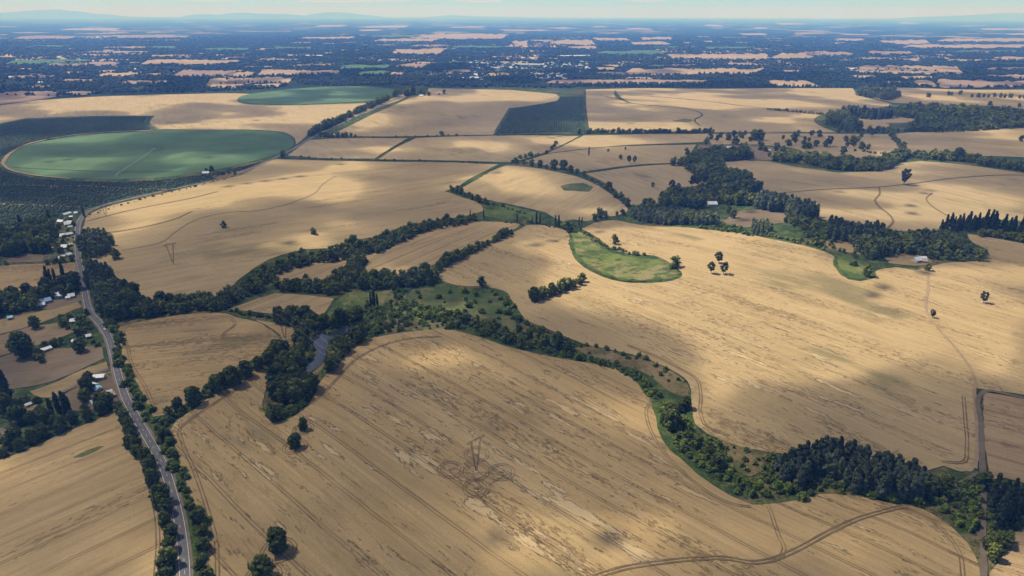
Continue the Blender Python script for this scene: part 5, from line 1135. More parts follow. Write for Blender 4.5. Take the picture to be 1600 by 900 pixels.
# ------------------------------------------------------------------ car and sign on the road
def car(x, y):
    p = px([(x, y), (x + 3.5, y + 5)]); rz = math.atan2(p[1, 1] - p[0, 1], p[1, 0] - p[0, 0])
    n = np.array([math.sin(rz), -math.cos(rz)])
    o = empty('car', (p[0, 0], p[0, 1], p[0, 2] + .55), rz)
    tag(o, 'small white car driving on the road bend', 'car')
    m = MB()
    prof = [(-2.1, .35), (-2.1, .85), (-1.7, .95), (-1.2, 1.42), (.5, 1.42), (1.15, .98), (2.05, .85), (2.1, .4)]
    V = [(a, s * .84, b) for s in (-1, 1) for a, b in prof]; k = len(prof)
    m.add(V, [tuple(range(k)), tuple(range(2 * k - 1, k - 1, -1))] + [(i, i + k, (i + 1) % k + k, (i + 1) % k) for i in range(k)])
    m.build('body', MAT['white'], o)
    m = MB()
    for s in (-1, 1): m.add([(-1.1, s * .85, 1.0), (.9, s * .85, 1.0), (.45, s * .85, 1.35), (-1.0, s * .85, 1.35)], [(0, 1, 2, 3)])
    m.build('side_window', MAT['glass'], o)
    m = MB(); m.add([(1.13, -.7, 1.02), (1.13, .7, 1.02), (.56, .7, 1.42), (.56, -.7, 1.42)], [(0, 1, 2, 3)]); m.build('windscreen', MAT['glass'], o)
    for sx in (-1.3, 1.3):
        for sy in (-.8, .8):
            m = MB(); m.bar((sx, sy - .1, .32), (sx, sy + .1, .32), .32, n=14); m.build('wheel', MAT['rubber'], o)
car(164, 516)
p = px([(190.5, 594)])[0]
o = empty('road_sign', p, .3); tag(o, 'small white roadside sign on the right verge', 'road sign')
m = MB(); m.bar((0, 0, -.3), (0, 0, 2.2), .05); m.build('post', MAT['galv'], o)
m = MB(); m.box((0, -.08, 1.9), (1.1, .05, .9)); m.build('panel', MAT['paint'], o)

# ------------------------------------------------------------------ guyed pylons and the power line
PYL = px([(744.5, 738), (446, 531), (271, 413), (166, 339)])
ldir = PYL[0] - PYL[3]; LANG = math.atan2(ldir[1], ldir[0])
PYL = np.vstack([PYL[0] + np.array([math.cos(LANG), math.sin(LANG), 0]) * 320, PYL]); PYL[0, 2] = H(PYL[0, 0], PYL[0, 1])
PH = 25.0
def lattice(m, a, b, w0, w1, n, r=.07):
    a = Vector(a); b = Vector(b); q = (b - a).to_track_quat('Z', 'Y')
    rings = []
    for i in range(n + 1):
        t = i / n; w = w0 + (w1 - w0) * t
        if t < .12: w *= t / .12 * .8 + .2
        c = a.lerp(b, t)
        rings.append([c + q @ Vector((sx * w / 2, sy * w / 2, 0)) for sx, sy in ((-1, -1), (1, -1), (1, 1), (-1, 1))])
    for i in range(n):
        for k in range(4):
            m.bar(rings[i][k], rings[i + 1][k], r, n=4)
            m.bar(rings[i][k], rings[i + 1][(k + 1) % 4], r * .65, n=3)
def local(i, v):
    c, s = math.cos(LANG + math.pi / 2), math.sin(LANG + math.pi / 2)
    return Vector((PYL[i, 0] + v[0] * c - v[1] * s, PYL[i, 1] + v[0] * s + v[1] * c, PYL[i, 2] + v[2]))
ATT = [(-6.6, 0, PH - 1.3), (0, 0, PH - 2.2), (6.6, 0, PH - 1.3), (-3.6, 0, PH + .6), (3.6, 0, PH + .6)]
LABP = ['guyed steel pylon out of frame at bottom', 'brown guyed steel pylon with V legs in the ringed wheat', 'thin guyed pylon in the dry corner left of the pond', 'faint guyed pylon in the north wheat field', 'farthest faint guyed pylon near the road bend']
for i in range(1, 5):
    o = empty('power_pylon', PYL[i], LANG + math.pi / 2)
    tag(o, LABP[i], 'pylon', 'pylons of the power line')
    m = MB(); m.box((0, 0, .0), (1.5, 1.5, 1.6)); m.build('footing', MAT['wallpale'], o)
    for s in (-1, 1):
        m = MB(); lattice(m, (s * .25, 0, .7), (s * 3.9, 0, PH), .5, 1.0, 12); m.build('leg', MAT['steel'], o)
    m = MB(); lattice(m, (-7.4, 0, PH), (7.4, 0, PH), .9, .9, 10, .075); m.build('crossarm', MAT['steel'], o)
    for a in ATT[:3]:
        m = MB(); m.bar((a[0], 0, PH - .3), (a[0], 0, a[2]), .09, n=6); m.build('insulator', MAT['darkroof'], o)
    for sx in (-1, 1):
        for sy in (-1, 1):
            m = MB(); m.bar((sx * 3.9, 0, PH - .4), (sx * 8.2 if False else sx * 11.5, sy * 12.5, -.3), .035, n=4); m.build('guy_wire', MAT['steel'], o)
for k, a in enumerate(ATT):
    m = MB()
    for i in range(4):
        A, B = local(i, a), local(i + 1, a); n = 18; L = (B - A).length
        pts = [A.lerp(B, j / n) - Vector((0, 0, 4 * (L / 300) ** 2 * 6 * (j / n) * (1 - j / n))) for j in range(n + 1)]
        for u, v in zip(pts[:-1], pts[1:]): m.bar(u, v, .022 if k < 3 else .018, n=4)
    o = m.build('power_cable', MAT['cable'])
    tag(o, ['left lower power cable crossing the pond', 'middle lower power cable crossing the pond', 'right lower power cable crossing the pond', 'left upper power cable above the pond', 'right upper power cable above the pond'][k], 'power cable', 'cables of the power line')

# rings of wheel tracks round the pylon, its guy anchors and the lone trees
def ring(x, y, r, label, gap=.95):
    c = px([(x, y)])[0]
    pts = [(c[0] + (r + .12 * math.sin(3 * t + x)) * math.cos(t), c[1] + (r + .12 * math.cos(2 * t + y)) * math.sin(t)) for t in np.arange(0, 6.28, .35)]
    pts = [(a, b, 0) for a, b in pts]
    ribbon('wheel_track', pts, .42, MAT['wheel'], .68, 2, label, 'wheel track', True, shift=[-gap, gap], wvar=.1, closed=True)
ring(744.5, 738, 7.6, 'double ring of wheel tracks round the pylon foot')
ring(704, 735, 7.6, 'double ring of wheel tracks left of the pylon')
ring(784, 739, 7.6, 'double ring of wheel tracks right of the pylon')
ring(745, 711, 7.4, 'double ring of wheel tracks behind the pylon')
ring(744, 764, 7.6, 'double ring of wheel tracks in front of the pylon')
ring(435, 861, 9, 'ring of wheel tracks round the lone tree at bottom left')
ring(411, 903, 9, 'ring of wheel tracks round the tree at the bottom edge')
ring(461, 699, 7.5, 'ring of wheel tracks round the tree below the copse tip')
ring(474, 671, 6.5, 'ring of wheel tracks round the tree by the copse tip')
for i, (x, y) in enumerate([(704, 735), (784, 739), (745, 711), (744, 764)]):
    c = px([(x, y)])[0]
    pts = [(c[0] + rng.uniform(.7, 1.5) * math.cos(t) * 1.5, c[1] + rng.uniform(.5, 1.1) * math.sin(t), 0) for t in np.arange(0, 6.2, .5)]
    sheet('weed_patch', pts, SCRUB, .64, .8, 1.2, 'weed tuft inside the %s ring' % ['left', 'right', 'rear', 'front'][i], 'weed patch', .3, True)

# ------------------------------------------------------------------ irrigation pivot arm in the green circle
C0 = px([(243, 234)])[0]; C1 = px([(181, 277)])[0]
dv = C1 - C0; Lp = np.hypot(dv[0], dv[1]); az = math.atan2(dv[1], dv[0])
o = empty('irrigation_pivot', C0, az); tag(o, 'long pale irrigation arm across the large green circle', 'irrigation arm')
nsp = 6
for i in range(nsp):
    x0, x1 = Lp * i / nsp, Lp * (i + 1) / nsp
    m = MB(); n = 10; zb = lambda x: float(H(C0[0] + x * math.cos(az), C0[1] + x * math.sin(az))) - C0[2] + 4
    P_ = [(x0 + (x1 - x0) * j / n, 0, zb(x0 + (x1 - x0) * j / n) + 1.3 * math.sin(math.pi * j / n)) for j in range(n + 1)]
    for u, v in zip(P_[:-1], P_[1:]): m.bar(u, v, .16, n=6)
    for j in range(1, n):
        for s in (-1, 1): m.bar(P_[j], (P_[j][0], s * 1.0, P_[j][2] - 1.3), .05, n=4)
    for s in (-1, 1): m.bar((x0 + 3, s * 1.0, zb(x0) - 1.0), (x1 - 3, s * 1.0, zb(x1) - 1.0), .06, n=4)
    m.build('span', MAT['galv'], o)
    m = MB(); z1 = zb(x1)
    for s in (-1, 1): m.bar((x1, 0, z1), (x1, s * 2.2, z1 - 3.4), .09, n=5)
    m.bar((x1, -2.2, z1 - 3.3), (x1, 2.2, z1 - 3.3), .1, n=5)
    tw = m.build('tower', MAT['galv'], o)
    for s in (-1, 1):
        m = MB(); m.bar((x1 - .2, s * 2.2, z1 - 3.4), (x1 + .2, s * 2.2, z1 - 3.4), .62, n=14); m.build('wheel', MAT['rubber'], tw)
m = MB(); m.bar((0, 0, -.2), (0, 0, 4.2), .25, n=8); m.build('pivot_post', MAT['galv'], o)
for i in range(2):
    ribbon('wheel_track', [[(20, 262), (100, 266), (180, 269), (270, 269)], [(232, 231), (240, 229), (252, 230), (250, 235), (238, 236)]][i], 2.5, MAT['greenstrip'], .9, label=['pale wheel line near the front of the green circle', 'short loop track at the middle of the green circle'][i])

# ------------------------------------------------------------------ the country beyond: fields, woods, town
FARW = stubble('far_straw_field', (.34, .25, .165), (.43, .32, .215), .010)
FARB = stubble('far_brown_field', (.27, .19, .15), (.34, .25, .20), .008)
FARG = green_crop('far_green_field', (.075, .16, .065), .3, 12, .8)
FAR_SHAPES = []
def far_field(x0, x1, y0, y1, kind, slant=0.0):
    rs = np.random.RandomState(int(x0 * 7 + y0 * 13) % 99991)
    n = int(np.clip((x1 - x0) / 7, 5, 22)); hh = y1 - y0; L = x1 - x0
    vx = -np.sign((x0 + x1) / 2 - 800) if rs.rand() < .75 else 1     # side edges run towards the vanishing point
    sk = rs.uniform(.06, .26, 2) * min(L, 90) * vx
    tx = np.linspace(0, 1, n)
    top = np.c_[x0 + max(sk[0], 0) + tx * (L - max(sk[0], 0) + min(sk[1], 0)), y0 + slant * tx + rs.uniform(-.10, .16, n) * hh + .18 * hh * np.abs(tx - rs.rand())]
    bot = np.c_[x0 - min(sk[0], 0) + tx * (L + min(sk[0], 0) - max(sk[1], 0)), y1 + slant * tx - rs.uniform(-.05, .16, n) * hh - .22 * hh * np.abs(tx - rs.rand())]
    bot[:, 1] = np.maximum(bot[:, 1], top[:, 1] + .15 * hh)
    P = np.vstack([top, bot[::-1]])
    FAR_SHAPES.append(P)
    m = {'w': FARW, 'b': FARB, 'g': FARG}[kind]
    w = px(P); o = np.array(w)[:, :2]; k = len(o)
    vv, ee, ff, *_ = delaunay_2d_cdt([Vector((float(a) / 10, float(b) / 10)) for a, b in o], [(i, (i + 1) % k) for i in range(k)], [], 1, 1e-4)
    V = [(v.x * 10, v.y * 10, 1.5 + 2e-4 * v.y * 10) for v in vv]
    F = [tuple(f) if (vv[f[1]] - vv[f[0]]).cross(vv[f[2]] - vv[f[0]]) > 0 else tuple(f)[::-1] for f in ff]
    if not F: return
    ob = link('field', mesh('field', V, F, [m]))
    tag(ob, {'w': 'straw coloured field in the blue distance', 'b': 'brown field in the blue distance', 'g': 'green field in the blue distance'}[kind], 'field', {'w': 'distant straw fields', 'b': 'distant brown fields', 'g': 'distant green fields'}[kind], 'structure')
FF_ = '''0 145 93 102 g;220 375 93.5 102 w;160 235 73 76.5 w;235 278 72 76 g;130 235 80 83.5 w;310 392 75 79 g;70 190 97 104 b;150 225 113 121 w;270 380 109 121 b
320 392 122 140 w;345 400 112 122 w;402 535 109 119 w;350 460 121 132 w;395 440 131 137 w;0 100 143 150 b;95 150 143 149 w;468 556 57.5 61.5 w;580 690 60 66 w;640 795 53 62 w;612 700 76 86 w;530 612 101 109 g;556 610 111 118 g
618 668 100 107 b;610 633 113 118 w;452 520 100 104.5 w;420 490 73 77 g;490 546 39 43 w;560 640 40 44 w;400 432 75.5 78.5 w;575 662 55 58.5 g;180 300 55 60 b;90 190 44 48 w;20 120 56 62 b
800 826 63 77 w;825 872 62 66 w;850 932 62 72 w;925 986 59 64 w;885 936 72 77 w;1000 1052 58 63 w;985 1050 65 71 w;1065 1081 66 69 w;1098 1116 64 67 w;1040 1205 84 94 w;1200 1282 82 93 w
932 962 105.5 111 w;968 1195 107 118 w;845 1105 125 132 b;975 1020 120.5 125 w;920 1042 79 86 g;1174 1202 43 46 w;1100 1132 39 41.5 w;975 1020 44 47 w;925 950 40.5 43 w;860 900 43 45.5 w
1255 1346 80.5 88 b;1350 1432 79.5 86 b;1305 1352 60 65 w;1303 1322 66 69 w;1373 1456 62.5 70.5 w;1410 1640 69 76 w;1458 1640 60 66 w;1530 1640 44.5 47.5 w;1568 1640 52 55.5 w;1310 1505 102.5 117 w
1530 1640 105 110 w;1325 1460 108 112 w;1200 1282 126 136 w;1380 1412 127 131 w;1460 1640 125 138 b;1425 1466 126 136 w;1330 1368 118 123 w;1400 1470 119.5 123.5 w;1535 1640 117 124 w;1405 1440 92 97 w;1480 1540 93 96 w;1550 1640 89 95 w
1270 1300 101 105 w;1310 1330 93 97 w;1460 1490 85 88 w;1515 1555 79 83 w;1030 1090 101 104 w;700 740 109 114 b;760 800 114 120 w;1240 1290 51 54 w;1155 1200 52 55.5 w;1310 1360 53 55.5 w;1405 1435 35 38 w;1210 1260 36 39 w;700 760 41 44 w;780 860 46 49 w;560 600 46 49 w
0 90 118 123 w;90 150 124 129 b;180 260 126 132 b;30 80 134 138 w;230 300 86 89 w;400 470 92 95.5 w;1100 1190 73 77 g;1480 1600 79 82 g;40 110 71 74 g;1130 1190 98 103 b;1340 1400 90 94 b;640 700 70 73 w;700 790 72 75.5 g'''
for ln in FF_.replace('\n', ';').split(';'):
    a = ln.split()
    far_field(*[float(v) for v in a[:4]], a[4])
rs_ = np.random.RandomState(3)
for _ in range(230):                     # thin slivers of fields towards the horizon
    y = 32 + 84 * rs_.rand() ** 1.5; x = rs_.uniform(-40, 1640)
    if x < 480 and y < 75 and rs_.rand() < .6: continue
    w_ = rs_.uniform(7, 34) * (1 + (y - 30) / 160); h_ = rs_.uniform(.35, .95) * (y - 22) / 22
    if any(inside(P, np.array([x + w_ / 2]), np.array([y]))[0] for P in FAR_SHAPES): continue
    far_field(x, x + w_, y, y + h_, rs_.choice(['w', 'w', 'w', 'b', 'g']))

# town: small houses with white, grey and clay roofs
def town(x0, x1, y0, y1, n, label, group, white=.75):
    k = 0
    protos = TOWN
    while k < n:
        x, y = rs_.uniform(x0, x1), rs_.uniform(y0, y1)
        p = px([(x, y)])[0]
        src = protos[0 if rs_.rand() < white else int(rs_.randint(1, 4))]
        o = bpy.data.objects.new('town_house', src); COL.objects.link(o)
        o.location = p; o.rotation_euler = (0, 0, rs_.choice([.2, 1.77]) + rs_.uniform(-.15, .15)); s = rs_.uniform(.7, 1.3); o.scale = (s, s, s)
        tag(o, label, 'house', group); k += 1
TOWN = []
for rf in ('white', 'wallpale', 'tanroof', 'darkroof'):
    l, w, hh, rise = 7.0, 4.5, 3.0, 2.0
    wv = [(-l, -w, -.5), (l, -w, -.5), (l, w, -.5), (-l, w, -.5), (-l, -w, hh), (l, -w, hh), (l, w, hh), (-l, w, hh), (-l, 0, hh + rise), (l, 0, hh + rise)]
    wf = [(0, 1, 5, 4), (2, 3, 7, 6), (1, 2, 6, 9, 5), (3, 0, 4, 8, 7)]
    rv = [(-l - .5, -w - .5, hh - .15), (l + .5, -w - .5, hh - .15), (l + .5, 0, hh + rise + .1), (-l - .5, 0, hh + rise + .1), (l + .5, w + .5, hh - .15), (-l - .5, w + .5, hh - .15)]
    TOWN.append(mesh('town_house', wv + rv, wf + [(10, 11, 12, 13), (13, 12, 14, 15)], [MAT['wallpale'], MAT[rf]], [0] * 4 + [1] * 2))
town(735, 922, 96, 108, 120, 'tiny white roofed house in the dense far town', 'houses of the dense far town')
town(835, 888, 115, 124, 40, 'tiny pale house in the town quarter nearest the fields', 'houses in the near town quarter')
town(560, 760, 89.5, 97, 50, 'tiny pale house in the left outskirts of the far town', 'houses in the left outskirts', .6)
town(660, 760, 113, 126, 25, 'tiny pale house among trees left of the near town quarter', 'houses left of the near town quarter', .6)
town(930, 1220, 90, 102, 60, 'tiny pale house in the right outskirts of the far town', 'houses in the right outskirts', .5)
town(100, 300, 85, 130, 12, 'tiny farmhouse among the far left woods', 'farmhouses in the far left woods')
for i, (xa, xb, y, w_) in enumerate([(868, 921, 88.5, 30), (450, 504, 87.5, 28), (805, 850, 101.5, 24), (735, 752, 122.5, 22), (8, 20, 122, 26), (62, 68, 130, 18), (143, 149, 96.5, 24), (258, 262, 128.6, 18), (340, 348, 87, 24), (1325, 1336, 108.6, 20)]):
    house('warehouse', ['long white warehouse right of the far town', 'long white greenhouse far on the left', 'long white hall inside the far town', 'white hall left of the near town quarter', 'white barn at the far left edge', 'small white barn in the far left woods', 'white barn by the far green field', 'white barn above the left pale fields', 'white barn in the blue woods', 'pale barn in the dotted far field'][i], (xa, y), (xb, y + (.4 if i else -.8)), w_, 5, 'white', 'wallpale', .12, None, 0, 'warehouse', far=True)

# far woods: lumpy tree crowns along field edges and in belts, past counting
def far_woods():
    N = 64000
    # sample evenly in the picture's depth so that the nearer ones are densest
    q = rs_.rand(N); r = 2650 * (11000 / 2650) ** q
    th = np.radians(rs_.uniform(-41, 41, N))
    x = r * np.sin(th); y = r * np.cos(th)
    # clumping
    def nz(x, y, s, ph):
        return (np.sin(x / s + ph) * np.sin(y / s * 1.3 + ph * 2) + .6 * np.sin((x + y) / s * 1.9 + ph * 3) + .5 * np.sin((x - 1.4 * y) / s * 2.7 + ph)) / 2.1
    k = nz(x, y, 190, 1.0) + .5 * nz(x, y, 60, 2.2) + rs_.uniform(-.5, .5, N) > -.25
    x, y = x[k], y[k]
    zc = y * math.cos(PITCH) + CAM_Z * math.sin(PITCH)
    u = 800 + FPX * x / zc; v = 450 + FPX * (-(y * math.sin(PITCH)) + CAM_Z * math.cos(PITCH)) / zc
    a = R(.12); du, dv_ = u - 800, v - 450
    u, v = 800 + du * math.cos(a) - dv_ * math.sin(a), 450 + dv_ * math.cos(a) + du * math.sin(a)
    free = np.ones(len(x), bool)
    for P in FAR_SHAPES: free &= ~inside(P, u, v)
    for o, P in FIELD_POLYS: free &= ~inside(o, x, y)
    limit = np.interp(u, [-200, 0, 100, 180, 300, 400, 450, 620, 650, 780, 905, 920, 1340, 1400, 1700], [163, 160, 150, 145, 145, 140, 136, 133, 136, 137, 138, 136, 136, 136, 139])
    free &= v < limit
    # the town keeps gaps
    tw = ((u > 735) & (u < 922) & (v > 96) & (v < 108)) | ((u > 835) & (u < 888) & (v > 114) & (v < 125))
    free &= ~tw | (rs_.rand(len(u)) < .22)
    x, y = x[free], y[free]
    # a few scattered trees on the pale far fields
    xs, ys = [], []
    for P in FAR_SHAPES:
        if P[:, 1].mean() < 60: continue
        nn = int(max(2, (np.ptp(P[:, 0]) * .22)))
        w = px(P)
        e = rs_.randint(0, len(w), nn); t = rs_.rand(nn, 1)
        q_ = w[e] * t + w[(e + 1) % len(w)] * (1 - t) + rs_.normal(0, 12, (nn, 3))
        xs.append(q_[:, 0]); ys.append(q_[:, 1])
    x = np.r_[x] if not xs else np.concatenate([x] + xs); y = np.concatenate([y] + ys)
    # rows of crowns along the near edge
    n = len(x); sz = rs_.uniform(6, 13, n) * np.clip(np.hypot(x, y) / 4500, .75, 1.9)
    hh = rs_.uniform(7, 15, n)
    VV = []; FF = []; b = 0
    for part in range(2):
        c = np.stack([x + rs_.normal(0, .5, n) * sz * part, y + rs_.normal(0, .5, n) * sz * part, hh * (.42 if part == 0 else .55)], 1)
        s = np.stack([sz * .62, sz * .62, hh * .5], 1) * (1 if part == 0 else .8)
        V = ICO_V[None] * s[:, None, :] * rs_.uniform(.7, 1.25, (n, 12, 1)) + c[:, None, :]
        VV.append(V.reshape(-1, 3)); FF.append((ICO_F[None] + (np.arange(n) * 12)[:, None, None]).reshape(-1, 3) + b); b += n * 12
    V = np.vstack(VV); V[:, 2] += H(V[:, 0], V[:, 1])
    o = link('distant_woods', mesh('distant_woods', V, np.vstack(FF), [MAT['farwood']]))
    tag(o, 'blue dark woods and tree belts reaching into the distance', 'woods', kind='stuff')
far_woods()

# ------------------------------------------------------------------ hills on the horizon
HILLM = stubble('far_hill_woods', (.03, .05, .03), (.055, .075, .04), .002)
def hill(prof, dist, label, depth=5000):
    P = np.array(prof, float)
    xs = np.arange(P[0, 0], P[-1, 0] + 1, 5)
    ys = np.interp(xs, P[:, 0], P[:, 1])
    a = R(.12)
    top = []
    rs = np.random.RandomState(len(prof))
    V = []; F = []; m = 9
    for x_, y_ in zip(xs, ys):
        u, fy, fz = flat([(x_, y_)]); u, fy, fz = u[0], fy[0], fz[0]
        t = dist / fy; zt = max(5, (CAM_Z + fz * t) * .88)
        for j in range(m):
            s = (j / (m - 1)) * 2 - 1
            d = dist + s * depth
            V.append((u / fy * d, d, zt * max(0, 1 - abs(s) ** 1.6) * (1 + .06 * rs.uniform(-1, 1) * (abs(s) > .1)) - 4))
    k = len(xs)
    for i in range(k - 1):
        for j in range(m - 1):
            F.append((i * m + j, i * m + j + 1, (i + 1) * m + j + 1, (i + 1) * m + j))
    F = [f[::-1] for f in F]
    o = link('hills', mesh('hills', V, F, [HILLM], shade=True)); tag(o, label, 'hills', kind='structure')
hill([(-220, 31), (-120, 21), (0, 19), (30, 16.5), (60, 14), (80, 13.2), (95, 13.5), (105, 15), (122, 16.2), (135, 18.5), (150, 20.5), (175, 22), (195, 25), (225, 26), (290, 31)], 58000, 'broad blue hill on the horizon at far left', 6000)
hill([(270, 31), (290, 23.5), (310, 21.5), (325, 21), (340, 22.5), (355, 20), (375, 18), (392, 19), (405, 20.5), (440, 20.5), (480, 24), (520, 31)], 60000, 'low pair of blue hills left of the middle horizon', 3500)
hill([(460, 31), (480, 22.5), (510, 17.5), (525, 17.5), (545, 19), (560, 21.5), (590, 24.5), (630, 31)], 64000, 'pale hill on the horizon above the pivot fields', 3500)
hill([(630, 31), (670, 26), (705, 22.5), (720, 23.8), (745, 25), (800, 26), (870, 28), (920, 31)], 66000, 'faint long ridge on the middle horizon', 4000)
hill([(1360, 31), (1430, 26), (1490, 23.8), (1530, 21.8), (1555, 19.5), (1575, 18.4), (1600, 19.4), (1680, 22), (1800, 31)], 58000, 'low blue ridge on the horizon at far right', 4000)

# ------------------------------------------------------------------ haze between the camera and the horizon
def haze():
    t = NT('haze_air')
    v = t.n('VolumePrincipled', {'Color': (.13, .34, 1.0), 'Density': 1.08e-4, 'Anisotropy': .0})
    v.inputs['Absorption Color'].default_value = (1, 1, 1, 1)
    t.t.links.new(v.outputs[0], t.out.inputs['Volume'])
    m = MB(); m.box((0, 0, 525), (196000, 196000, 1090))
    o = m.build('haze', t.m); tag(o, 'thin blue haze filling the air out to the horizon', 'haze', kind='stuff')
haze()

# ------------------------------------------------------------------ broken cloud layer overhead: unseen, its gaps shaped so sun and shade fall on chosen ground
CLOUD_Z = 1300.0
LIT = [(680, 558, 75, 26, .95), (690, 668, 60, 22, .5), (560, 765, 120, 34, .45), (460, 790, 34, 24, .55), (800, 842, 140, 42, .85), (905, 728, 150, 30, .35), (1030, 822, 50, 22, .6), (1228, 840, 45, 30, 1.1), (900, 640, 120, 36, .35), (985, 655, 45, 28, .55), (400, 690, 55, 30, .35),
       (20, 742, 70, 22, .7), (170, 830, 60, 26, .7), (232, 892, 55, 30, 1.0), (140, 690, 90, 16, .45),
       (1400, 478, 150, 38, 1.0), (1560, 478, 90, 60, 1.0), (1450, 545, 120, 26, .9), (1250, 530, 110, 26, .6), (1300, 580, 90, 14, .6), (1110, 590, 50, 26, .7), (1150, 645, 70, 18, .5), (1030, 470, 60, 18, .9), (1175, 460, 45, 10, 1.0), (1200, 405, 90, 26, .9), (1150, 380, 90, 15, .7), (1420, 430, 140, 14, .9), (960, 376, 60, 18, .6), (930, 480, 70, 14, .5), (1560, 590, 60, 18, .7), (1565, 430, 60, 18, .8), (980, 412, 50, 14, .6),
       (840, 385, 60, 18, .7), (850, 430, 50, 14, .4), (700, 400, 60, 14, .6), (600, 422, 45, 10, .8), (690, 370, 50, 8, .3),
       (540, 300, 60, 28, 1.0), (465, 288, 60, 12, .9), (330, 320, 50, 9, .9), (410, 383, 90, 11, .9), (560, 350, 45, 16, .6), (340, 408, 40, 8, .7), (490, 372, 40, 9, .8), (390, 350, 50, 8, .4),
       (830, 300, 80, 12, .7), (885, 328, 60, 9, .8), (790, 274, 40, 7, .5), (160, 250, 160, 14, .8), (300, 235, 60, 8, .6), (110, 262, 60, 6, .5),
       (150, 168, 170, 8, .9), (300, 155, 80, 6, .9), (320, 198, 90, 5, .9), (540, 182, 60, 6, .9), (560, 190, 40, 8, .8), (590, 160, 60, 6, .6), (730, 150, 80, 5, .7), (500, 150, 110, 5, .8),
       (500, 232, 60, 5, .5), (960, 220, 50, 5, .9), (700, 230, 40, 3, .6), (960, 160, 60, 9, .9), (1100, 150, 120, 6, .9), (1240, 145, 90, 6, .9), (965, 195, 40, 5, .8), (1150, 165, 60, 4, .7), (1255, 180, 50, 7, .9), (1280, 200, 40, 4, .7),
       (1440, 270, 30, 3, .7), (1340, 300, 45, 4, .8), (1440, 305, 60, 5, .8), (1300, 335, 60, 4, .5), (1530, 290, 30, 4, .7), (1580, 342, 30, 4, .8), (1420, 340, 40, 4, .6), (1430, 152, 90, 5, .8), (1560, 215, 60, 4, .4),
       (630, 490, 80, 22, .9), (570, 470, 40, 12, .8), (720, 480, 50, 14, .5), (1080, 690, 40, 26, .6), (1180, 730, 40, 14, .4), (930, 410, 45, 12, .6), (1430, 385, 90, 9, .6), (260, 560, 60, 20, .25)]
DARK = [(980, 525, 60, 18, .6), (1230, 625, 70, 12, .5), (1130, 560, 30, 10, .4), (1500, 560, 60, 8, .5), (1480, 450, 50, 8, .5), (1040, 415, 60, 8, .5), (1560, 520, 40, 10, .5), (520, 330, 30, 10, .5), (1000, 185, 70, 4, .6), (1180, 150, 70, 3, .6), (700, 180, 80, 8, .6), (1350, 320, 60, 6, .4), (400, 224, 60, 13, 1.2), (110, 236, 50, 7, 1.0), (1190, 455, 130, 11, 1.1), (1290, 545, 60, 16, .8), (1400, 630, 90, 34, .7), (1300, 690, 160, 30, .6), (1020, 530, 60, 20, .5), (1130, 470, 60, 10, .6), (620, 290, 40, 30, .7), (650, 330, 60, 18, .5), (440, 320, 40, 10, .5), (1480, 620, 60, 30, .3)]
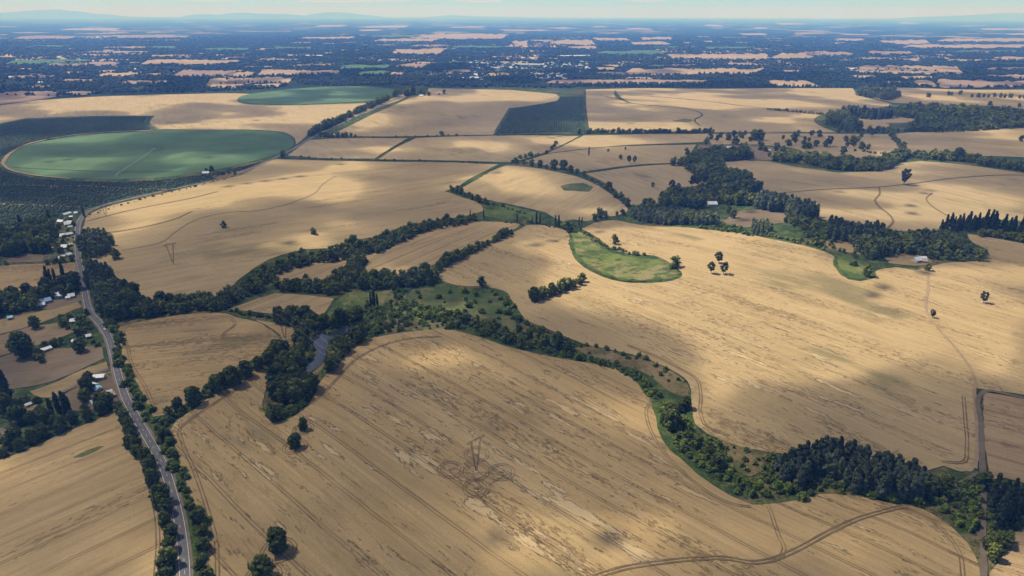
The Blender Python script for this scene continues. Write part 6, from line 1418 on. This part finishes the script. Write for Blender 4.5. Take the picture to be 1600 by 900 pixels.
def clouds():
    off = np.array([SUN_H.x, SUN_H.y]) * CLOUD_Z / math.tan(SUN_EL)
    g = 22.0
    gx = np.arange(-3000, 3200, g); gy = np.arange(60, 4400, g)
    X, Y = np.meshgrid(gx, gy)
    Lm = np.zeros(X.shape)
    rs = np.random.RandomState(21)
    ph = rs.uniform(0, 6.28, (40, 2)); an = rs.uniform(0, 6.28, 40); wl = np.geomspace(900, 70, 40)
    N = sum((w / 900) ** .75 * (1.7 if 90 < w < 330 else .8) * np.sin((X * np.cos(a) + Y * np.sin(a)) * 6.28 / w + p[0]) for w, a, p in zip(wl, an, ph)); N /= N.std()
    for x, y, rx, ry, w in LIT:
        c = px([(x, y), (x + rx, y), (x, y - ry), (x, y + ry)])
        sx = max(18, abs(c[1, 0] - c[0, 0])); sy = max(18, abs(c[2, 1] - c[3, 1]) / 2)
        # lit patches lean with the view direction of their row
        dx = X - c[0, 0]; dy = Y - c[0, 1]
        tilt = c[0, 0] / max(200, c[0, 1])
        dx = dx - dy * tilt * .9
        Lm += w * np.exp(-.5 * ((dx / sx) ** 2 + (dy / sy) ** 2) * 1.7)
    far = sstep(2300, 3200, Y)
    Lm = Lm * (1 - far) + far * .55
    Lm = np.minimum(Lm, 1.0)
    for x, y, rx, ry, w in DARK:
        c = px([(x, y), (x + rx, y), (x, y - ry), (x, y + ry)]); sx = abs(c[1, 0] - c[0, 0]); sy = abs(c[2, 1] - c[3, 1]) / 2
        dx = X - c[0, 0] - (Y - c[0, 1]) * c[0, 0] / max(200, c[0, 1]) * .9; Lm -= 1.7 * w * np.exp(-.5 * ((dx / sx) ** 2 + ((Y - c[0, 1]) / sy) ** 2) * 1.7)
    T = .86 - 1.18 * Lm + .42 * N * (1 + .5 * far)
    T = np.clip(T, 0, 1.5)
    B = np.minimum(T, 1)
    for _ in range(2):
        B = sum(np.roll(B, k, 0) for k in range(-3, 4)) / 7; B = sum(np.roll(B, k, 1) for k in range(-3, 4)) / 7
    T = T * sstep(.30, .52, B)
    T = np.clip(T, 0, 1.6)
    T[0, :] = T[-1, :] = 0; T[:, 0] = T[:, -1] = 0
    T[T < .02] = 0
    T = 1.12 * sstep(.10, .78, T) + .35 * np.maximum(T - .9, 0)
    seen = np.zeros(T.shape, bool)                     # small detached shreds dissolve
    for a0, b0 in zip(*np.nonzero(T > .22)):
        if seen[a0, b0]: continue
        stack = [(a0, b0)]; seen[a0, b0] = True; comp = []
        while stack:
            a_, b_ = stack.pop(); comp.append((a_, b_))
            for q, r in ((a_ + 1, b_), (a_ - 1, b_), (a_, b_ + 1), (a_, b_ - 1)):
                if 0 <= q < T.shape[0] and 0 <= r < T.shape[1] and T[q, r] > .22 and not seen[q, r]:
                    seen[q, r] = True; stack.append((q, r))
        if len(comp) < 130:
            for q, r in comp: T[max(q - 3, 0):q + 4, max(r - 3, 0):r + 4] = np.minimum(T[max(q - 3, 0):q + 4, max(r - 3, 0):r + 4], 0)
    th = 105.0 * T
    lump = sum((w / 900) ** .9 * np.sin((X * np.cos(a + 1) + Y * np.sin(a + 1)) * 6.28 / w + p[1]) for w, a, p in zip(wl, an, ph)); lump /= lump.std()
    mid = CLOUD_Z + 14 * lump
    zt = mid + th * .62; zb = mid - th * .38
    ny, nx = X.shape
    it = -np.ones(X.shape, int); ib = -np.ones(X.shape, int)
    V = []; n = 0
    cell = (T[:-1, :-1] > 0) | (T[1:, :-1] > 0) | (T[:-1, 1:] > 0) | (T[1:, 1:] > 0)
    used = np.zeros(X.shape, bool); used[:-1, :-1] |= cell; used[1:, :-1] |= cell; used[:-1, 1:] |= cell; used[1:, 1:] |= cell
    it[used] = np.arange(used.sum()); V1 = np.c_[X[used] + off[0], Y[used] + off[1], zt[used]]
    pos_ = used & (T > 0); ib[used] = it[used]; ib[pos_] = used.sum() + np.arange(pos_.sum())
    V2 = np.c_[X[pos_] + off[0], Y[pos_] + off[1], zb[pos_]]
    j, i = np.nonzero(cell)
    ft = np.c_[it[j, i], it[j, i + 1], it[j + 1, i + 1], it[j + 1, i]]
    fb = np.c_[ib[j, i], ib[j + 1, i], ib[j + 1, i + 1], ib[j, i + 1]]
    Q = np.vstack([ft, fb]); F = np.vstack([Q[:, [0, 1, 2]], Q[:, [0, 2, 3]]])
    ok = (F[:, 0] != F[:, 1]) & (F[:, 1] != F[:, 2]) & (F[:, 0] != F[:, 2]); F = F[ok]
    t = NT('cloud_water')
    v = t.n('VolumePrincipled', {'Color': (.98, .98, .98), 'Density': .0080, 'Anisotropy': .3}); v.inputs['Absorption Color'].default_value = (1, 1, 1, 1)
    t.t.links.new(v.outputs[0], t.out.inputs['Volume'])
    o = link('clouds', mesh('clouds', np.vstack([V1, V2]), F, [t.m])); tag(o, 'unseen layer of low clouds, its gaps shaped to pattern sun on the fields', 'clouds', kind='stuff')
    # long low cloud banks far beyond the hills
    VV = []; FF = []; n = 0
    for k in range(16):
        d = rs.uniform(70000, 95000); a = R(rs.uniform(-40, 12)); z = rs.uniform(1500, 2600)
        s = np.array([rs.uniform(2500, 7000), rs.uniform(1500, 3000), rs.uniform(50, 170)])
        VV.append(ICO_V * s * rs.uniform(.7, 1.2, (12, 1)) + np.array([d * math.sin(a), d * math.cos(a), z])); FF.append(ICO_F + n); n += 12
    t = NT('cloud_bank'); v = t.n('VolumePrincipled', {'Color': (.98, .98, .98), 'Density': .00035, 'Anisotropy': .2}); v.inputs['Absorption Color'].default_value = (1, 1, 1, 1)
    t.t.links.new(v.outputs[0], t.out.inputs['Volume'])
    o = link('clouds', mesh('clouds', np.vstack(VV), np.vstack(FF), [t.m])); tag(o, 'long pale cloud banks low above the left horizon', 'clouds', kind='stuff')
clouds()
